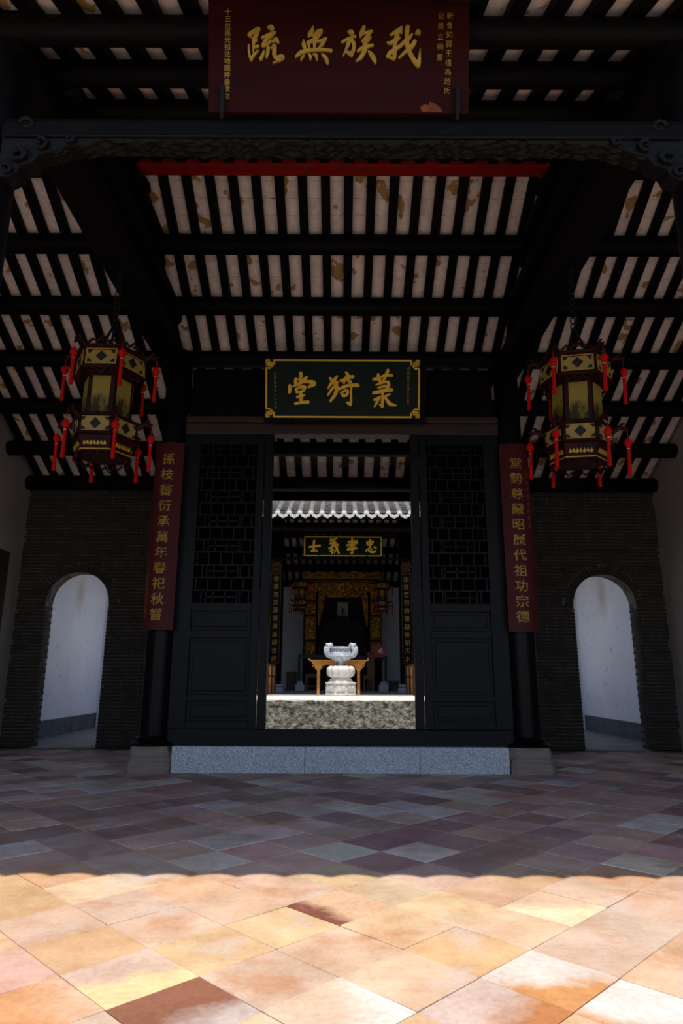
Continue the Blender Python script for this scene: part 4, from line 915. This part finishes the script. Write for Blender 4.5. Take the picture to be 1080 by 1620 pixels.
gbox('niche_base', 'niche', 505, 579, 1018, 1088, .02, .06)
for px in (506, 543, 580): MB().lathe([(.001, -.06), (.045, -.03), (.05, 0), (.03, .04), (.001, .05)], (X(px), Y - .16, Z(932 if px != 543 else 935.5)), 10).build('glass_bulb', M['bead'], t, smooth=True)
P0 = at(534, 976, 25.28); P1 = at(551, 953, 25.28)
t = thing('framed_portrait', 'pale portrait print hanging inside the dark altar niche', 'picture', ((P0.x + P1.x) / 2, 25.3, P0.z))
B(P0.x, P1.x, 25.29, 25.31, P0.z, P1.z).build('print', M['portrait'], t); mb = MB()
for a, b, c, d_ in ((-.02, 0, 0, P1.z - P0.z), (P1.x - P0.x, P1.x - P0.x + .02, 0, P1.z - P0.z), (-.02, P1.x - P0.x + .02, -.02, 0), (-.02, P1.x - P0.x + .02, P1.z - P0.z, P1.z - P0.z + .02)): mb.box(P0.x + a, P0.x + b, 25.27, 25.33, P0.z + c, P0.z + d_)
mb.build('frame', M['darkwood'], t); B((P0.x + P1.x) / 2 - .01, (P0.x + P1.x) / 2 + .01, 25.3, 25.42, P1.z - .03, P1.z - .01).build('hanger', M['iron'], t)
# carved high-backed throne in the dark niche (a broad dark silhouette)
Y2 = 24.6; t = thing('ancestral_throne', 'broad dark carved throne standing before the niche of the altar', 'chair', (0, Y2, HP))
X2 = lambda px: at(px, 960, Y2).x; Z2 = lambda py: zat(py, Y2)
pr = [(508, 1046), (508, 992), (516, 984), (524, 980), (530, 978), (535, 975), (541, 974), (547, 975), (552, 978), (560, 980), (567, 984), (576, 992), (576, 1046)]
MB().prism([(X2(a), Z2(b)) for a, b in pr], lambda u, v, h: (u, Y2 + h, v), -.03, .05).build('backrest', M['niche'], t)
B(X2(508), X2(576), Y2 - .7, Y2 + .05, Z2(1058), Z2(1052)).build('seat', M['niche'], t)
for a in (509, 573):
    for q in (-.68, -.02): B(X2(a), X2(a) + .07, Y2 + q, Y2 + q + .07, HP, Z2(1058)).build('leg', M['niche'], t)
    B(X2(a), X2(a) + .07, Y2 - .7, Y2 + .02, Z2(1040), Z2(1036)).build('arm', M['niche'], t)
# ---- honey-coloured offering table with scrolled brackets
Y = 17.72; t = thing('offering_table', 'honey coloured offering table with scrolled brackets behind the censer', 'table', (-.06, Y, HP))
xl, xr, zt_ = -.80, .68, 1.635
B(xl, xr, Y, Y + .5, zt_ - .04, zt_).build('table_top', M['orangewood'], t, bevel=.006)
for sx, xx in ((-1, xl), (1, xr)):
    MB().prism([(0, 0), (-.05, 0), (-.06, .035), (-.02, .05), (0, .03)], lambda u, v, h: (xx + u * -sx, h, zt_ - .012 + v), Y, Y + .5).build('upturned_end', M['orangewood'], t)
B(xl + .04, xr - .04, Y + .03, Y + .06, zt_ - .115, zt_ - .04).build('apron', M['orangewood'], t, bevel=.004)
B(xl + .08, xr - .08, Y + .44, Y + .47, zt_ - .13, zt_ - .04).build('apron', M['orangewood'], t)
for xx in (xl + .215, xr - .215):
    for yy in (Y + .02, Y + .42):
        lg = B(xx - .036, xx + .036, yy, yy + .06, HP, zt_ - .04).build('leg', M['orangewood'], t, bevel=.004)
        if yy < Y + .1:
            q = [(-.15, -.09), (.15, -.09), (.12, -.135), (.085, -.15), (.075, -.19), (.085, -.225), (.06, -.25), (.036, -.28), (-.036, -.28), (-.06, -.25), (-.085, -.225), (-.075, -.19), (-.085, -.15), (-.12, -.135)]
            MB().prism(q, lambda u, v, h: (xx + u, h, zt_ + v), Y + .012, Y + .045).build('bracket', M['orangewood'], lg)
            for sg in (-1, 1): MB().tube([(xx + sg * (.118 + .032 * math.cos(a)), Y + .012, zt_ - .175 + .036 * math.sin(a)) for a in [k * .75 for k in range(7)]], [.014] * 6 + [.008], 6).build('scroll', M['orangewood'], lg, smooth=True)
# ---- white stone censer
cx, cy = 0.0, 17.22; t = thing('stone_censer', 'white carved stone incense burner on a lotus pedestal before the orange table', 'censer', (cx, cy, HP))
def oct_(mb, prof, n=8): return mb.lathe(prof, (cx, cy, HP), n, math.pi / 8)
ba = MB(); oct_(ba, [(.42, 0), (.42, .03), (.395, .045), (.395, .27), (.42, .285), (.42, .31), (.33, .325)]); ba.build('base', M['whitestone'], t)
pn = MB()
for k in range(8):
    a = math.pi / 8 * 0 + k * math.pi / 4; mx = Matrix.Translation((cx, cy, HP + .16)) @ Matrix.Rotation(a, 4, 'Z')
    pn.box(-.11, .11, -.376, -.366, -.075, .075, mx)
    for q in range(5): pn.box(-.085 + q * .036, -.065 + q * .036, -.384, -.374, -.05 + .02 * (q % 2), .05 - .015 * (q % 3), mx)
pn.build('relief_panels', M['whitestone'], t)
MB().lathe([(.31, .31), (.31, .335), (.285, .36), (.285, .385), (.25, .405), (.25, .43)], (cx, cy, HP), 24).build('waist', M['whitestone'], t, smooth=True)
lo = MB(); lo.lathe([(.22, .425), (.30, .47), (.335, .55), (.33, .64), (.29, .70), (.20, .715)], (cx, cy, HP), 28); lo.build('lotus_bowl', M['whitestone'], t, smooth=True)
pet = MB(); 
pts = [(0, .26, .43), (0, .335, .48), (0, .362, .56), (0, .352, .65), (0, .30, .715)]
for k in range(5): pass
vs = []
for j, (q, rr, zz) in enumerate(pts):
    ww = [.055, .085, .092, .07, .01][j]
    for u in (-1, -.5, 0, .5, 1): vs.append((u * ww, -(rr - .03 * u * u), zz))
pet.add(vs, [(j * 5 + i, j * 5 + i + 1, (j + 1) * 5 + i + 1, (j + 1) * 5 + i) for j in range(4) for i in range(4)])
pm_ = pet.mesh('lotus_petal', smooth=True); pm_.materials.append(M['whitestone'])
for k in range(12): share('lotus_petal', pm_, t, (cx, cy, HP), (0, 0, k * math.pi / 6))
MB().lathe([(.13, .705), (.08, .735), (.07, .80), (.10, .84)], (cx, cy, HP), 16).build('neck', M['whitestone'], t, smooth=True)
MB().lathe([(.10, .825), (.22, .86), (.285, .95), (.275, 1.05), (.245, 1.10), (.245, 1.135), (.29, 1.15), (.29, 1.19), (.25, 1.195), (.24, 1.12), (.05, 1.08)], (cx, cy, HP), 28).build('bowl', M['shaded_stone'], t, smooth=True)
for s in (-1, 1):
    h = MB(); h.tube([(cx + s * .24, cy, HP + .95), (cx + s * .31, cy, HP + .99), (cx + s * .35, cy, HP + 1.06), (cx + s * .345, cy, HP + 1.15), (cx + s * .31, cy, HP + 1.22), (cx + s * .25, cy, HP + 1.24), (cx + s * .22, cy, HP + 1.20)], [.07, .085, .095, .10, .085, .06, .04], 10)
    h.tube([(cx + s * .30, cy - .05, HP + 1.20), (cx + s * .37, cy - .06, HP + 1.25), (cx + s * .36, cy - .05, HP + 1.17)], [.03, .04, .02], 8)
    h.build('scrolled_handle', M['shaded_stone'], t, smooth=True)
for k in range(3):
    a = -math.pi / 2 + k * 2 * math.pi / 3; MB().tube([(cx + .15 * math.cos(a), cy + .15 * math.sin(a), HP + .88), (cx + .14 * math.cos(a), cy + .14 * math.sin(a), HP + .79), (cx + .16 * math.cos(a), cy + .16 * math.sin(a), HP + .705)], [.035, .03, .03], 8).build('foot', M['shaded_stone'], t, smooth=True)
# ---- armchairs with slatted sides in two facing rows
def armchair(x, y, s, label):
    """faces the middle of the hall: s = +1 faces +x"""
    t = thing('armchair', label, 'chair', (x, y, HP), group='armchairs along the sides of the far hall')
    q = lambda a0, a1, b0, b1, c0, c1: B(min(x + s * a0, x + s * a1), max(x + s * a0, x + s * a1), y + b0, y + b1, HP + c0, HP + c1)
    q(-.26, .26, -.3, .3, .43, .48).build('seat', M['brownwood'], t, bevel=.008)
    for a in (-.25, .2):
        for b in (-.29, .24):
            q(a, a + .05, b, b + .05, 0, .78 if a > 0 else .98).build('leg', M['orangewood'] if b < 0 else M['brownwood'], t, bevel=.004)
    q(-.26, -.2, -.3, .3, .9, 1.0).build('top_rail', M['brownwood'], t, bevel=.012)
    g = MB().tube([(x - s * .23, y - .3, HP + .98), (x - s * .23, y - .1, HP + 1.03), (x - s * .23, y + .1, HP + 1.03), (x - s * .23, y + .3, HP + .98)], .03, 8); g.build('crest', M['brownwood'], t, smooth=True)
    for b in (-.3, .25):
        q(-.24, .25, b, b + .05, .72, .78).build('armrest', M['brownwood'], t, bevel=.008)
        for a in (-.13, -.04, .05, .14): q(a, a + .03, b + .01, b + .035, .48, .72).build('slat', M['brownwood'], t)
        q(-.2, .2, b + .015, b + .035, .1, .14).build('stretcher', M['brownwood'], t)
    for b in (-.2, -.1, 0, .1, .2): q(-.245, -.225, b - .015, b + .015, .48, .9).build('slat', M['brownwood'], t)
    return t
for s, sd in ((-1, 'left'), (1, 'right')):
    for k, nm in enumerate(('front', 'second', 'third')):
        armchair(s * (2.12 + .0 * k), 17.5 + .95 * k, -s, 'slatted brown armchair, %s of the %s row in the far hall' % (nm, sd))
# ---- dim pieces around the altar
def lowstool(px0, px1, py0, py1, Y, label, nm='low_table', mat='darkwood'):
    a, b = at(px0, py1, Y), at(px1, py0, Y); t = thing(nm, label, 'table', ((a.x + b.x) / 2, Y, HP)); zt__ = b.z
    B(a.x, b.x, Y, Y + .45, zt__ - .05, zt__).build('table_top', M[mat], t, bevel=.006)
    for x_ in (a.x, b.x - .06):
        for y_ in (Y, Y + .39): B(x_, x_ + .06, y_, y_ + .06, HP, zt__ - .05).build('leg', M[mat], t)
    B(a.x + .06, b.x - .06, Y + .02, Y + .05, HP + .12, HP + .16).build('stretcher', M[mat], t); B(a.x + .06, b.x - .06, Y + .02, Y + .05, zt__ - .13, zt__ - .05).build('apron', M[mat], t)
    return t
lowstool(484, 506, 1066, 1090, 22.6, 'low brown table left of the orange table in the far hall', mat='brownwood')
lowstool(576, 592, 1068, 1090, 22.55, 'low brown table right of the orange table in the far hall', mat='brownwood')
lowstool(471, 520, 1036, 1090, 23.4, 'tall dark side table at the left foot of the altar', 'side_table')
lowstool(566, 613, 1037, 1090, 23.4, 'tall dark side table at the right foot of the altar', 'side_table')
for px0, px1, py0, Y, lb in ((453.5, 469, 1063, 23.2, 'dark wooden chest against the left wall of the far hall'), (618, 632, 1077, 23.2, 'low black chest at the right of the far hall')):
    a, b = at(px0, 1088, Y), at(px1, py0, Y); t = thing('wooden_chest', lb, 'chest', ((a.x + b.x) / 2, Y, HP))
    B(a.x, b.x, Y, Y + .4, HP + .05, b.z - .05).build('body', M['darkwood'], t, bevel=.006); B(a.x - .02, b.x + .02, Y - .02, Y + .42, b.z - .05, b.z).build('lid', M['darkwood'], t, bevel=.006)
    for x_ in (a.x, b.x - .06): B(x_, x_ + .06, Y, Y + .06, HP, HP + .05).build('foot', M['darkwood'], t)
for px, lb in ((475, 'grey stone block at the left foot of the gilded altar'), (608, 'grey stone block at the right foot of the gilded altar')):
    Y = 21.9; p = at(px, 1080, Y); t = thing('stone_plinth', lb, 'plinth', (p.x, Y, HP))
    B(p.x - .15, p.x + .15, Y, Y + .3, HP, HP + .2).build('block', M['granite'], t, bevel=.01); B(p.x - .10, p.x + .10, Y + .05, Y + .25, HP + .2, HP + .3).build('upper_step', M['granite'], t, bevel=.01)
Y = 22.42; p = at(601, 1030, Y); t = thing('red_sign', 'red donation sign on a thin stand at the right of the altar', 'sign', (p.x, Y, HP))
B(p.x - .2, p.x + .2, Y, Y + .02, p.z - .2, p.z + .2).build('board', M['signred'], t, bevel=.008)
MB().tube([(p.x, Y + .01, HP + .03), (p.x, Y + .01, p.z - .2)], .014, 8).build('pole', M['iron'], t, smooth=True); MB().lathe([(.15, 0), (.15, .015), (.02, .035)], (p.x, Y + .01, HP), 20).build('base', M['iron'], t, smooth=True)
g = MB()
for a, b, c, d_ in ((.08, .105, -.09, .1), (.02, .1, .08, .105), (-.01, .015, -.06, .06), (.03, .055, -.06, .08), (-.06, -.01, -.01, .02), (-.05, -.025, -.05, -.02)): g.box(p.x + a, p.x + b, Y - .006, Y, p.z + c, p.z + d_)
g.build('white_mark', M['signwhite'], t)
p = at(587.5, 1052, 23.1); t = thing('lectern', 'upright brown wooden box stand left of the red sign', 'stand', (p.x, 23.1, HP))
B(p.x - .13, p.x + .13, 23.1, 23.32, HP, p.z + .38).build('body', M['brownwood'], t, bevel=.006); B(p.x - .16, p.x + .16, 23.08, 23.34, p.z + .38, p.z + .42).build('top', M['brownwood'], t, bevel=.006)
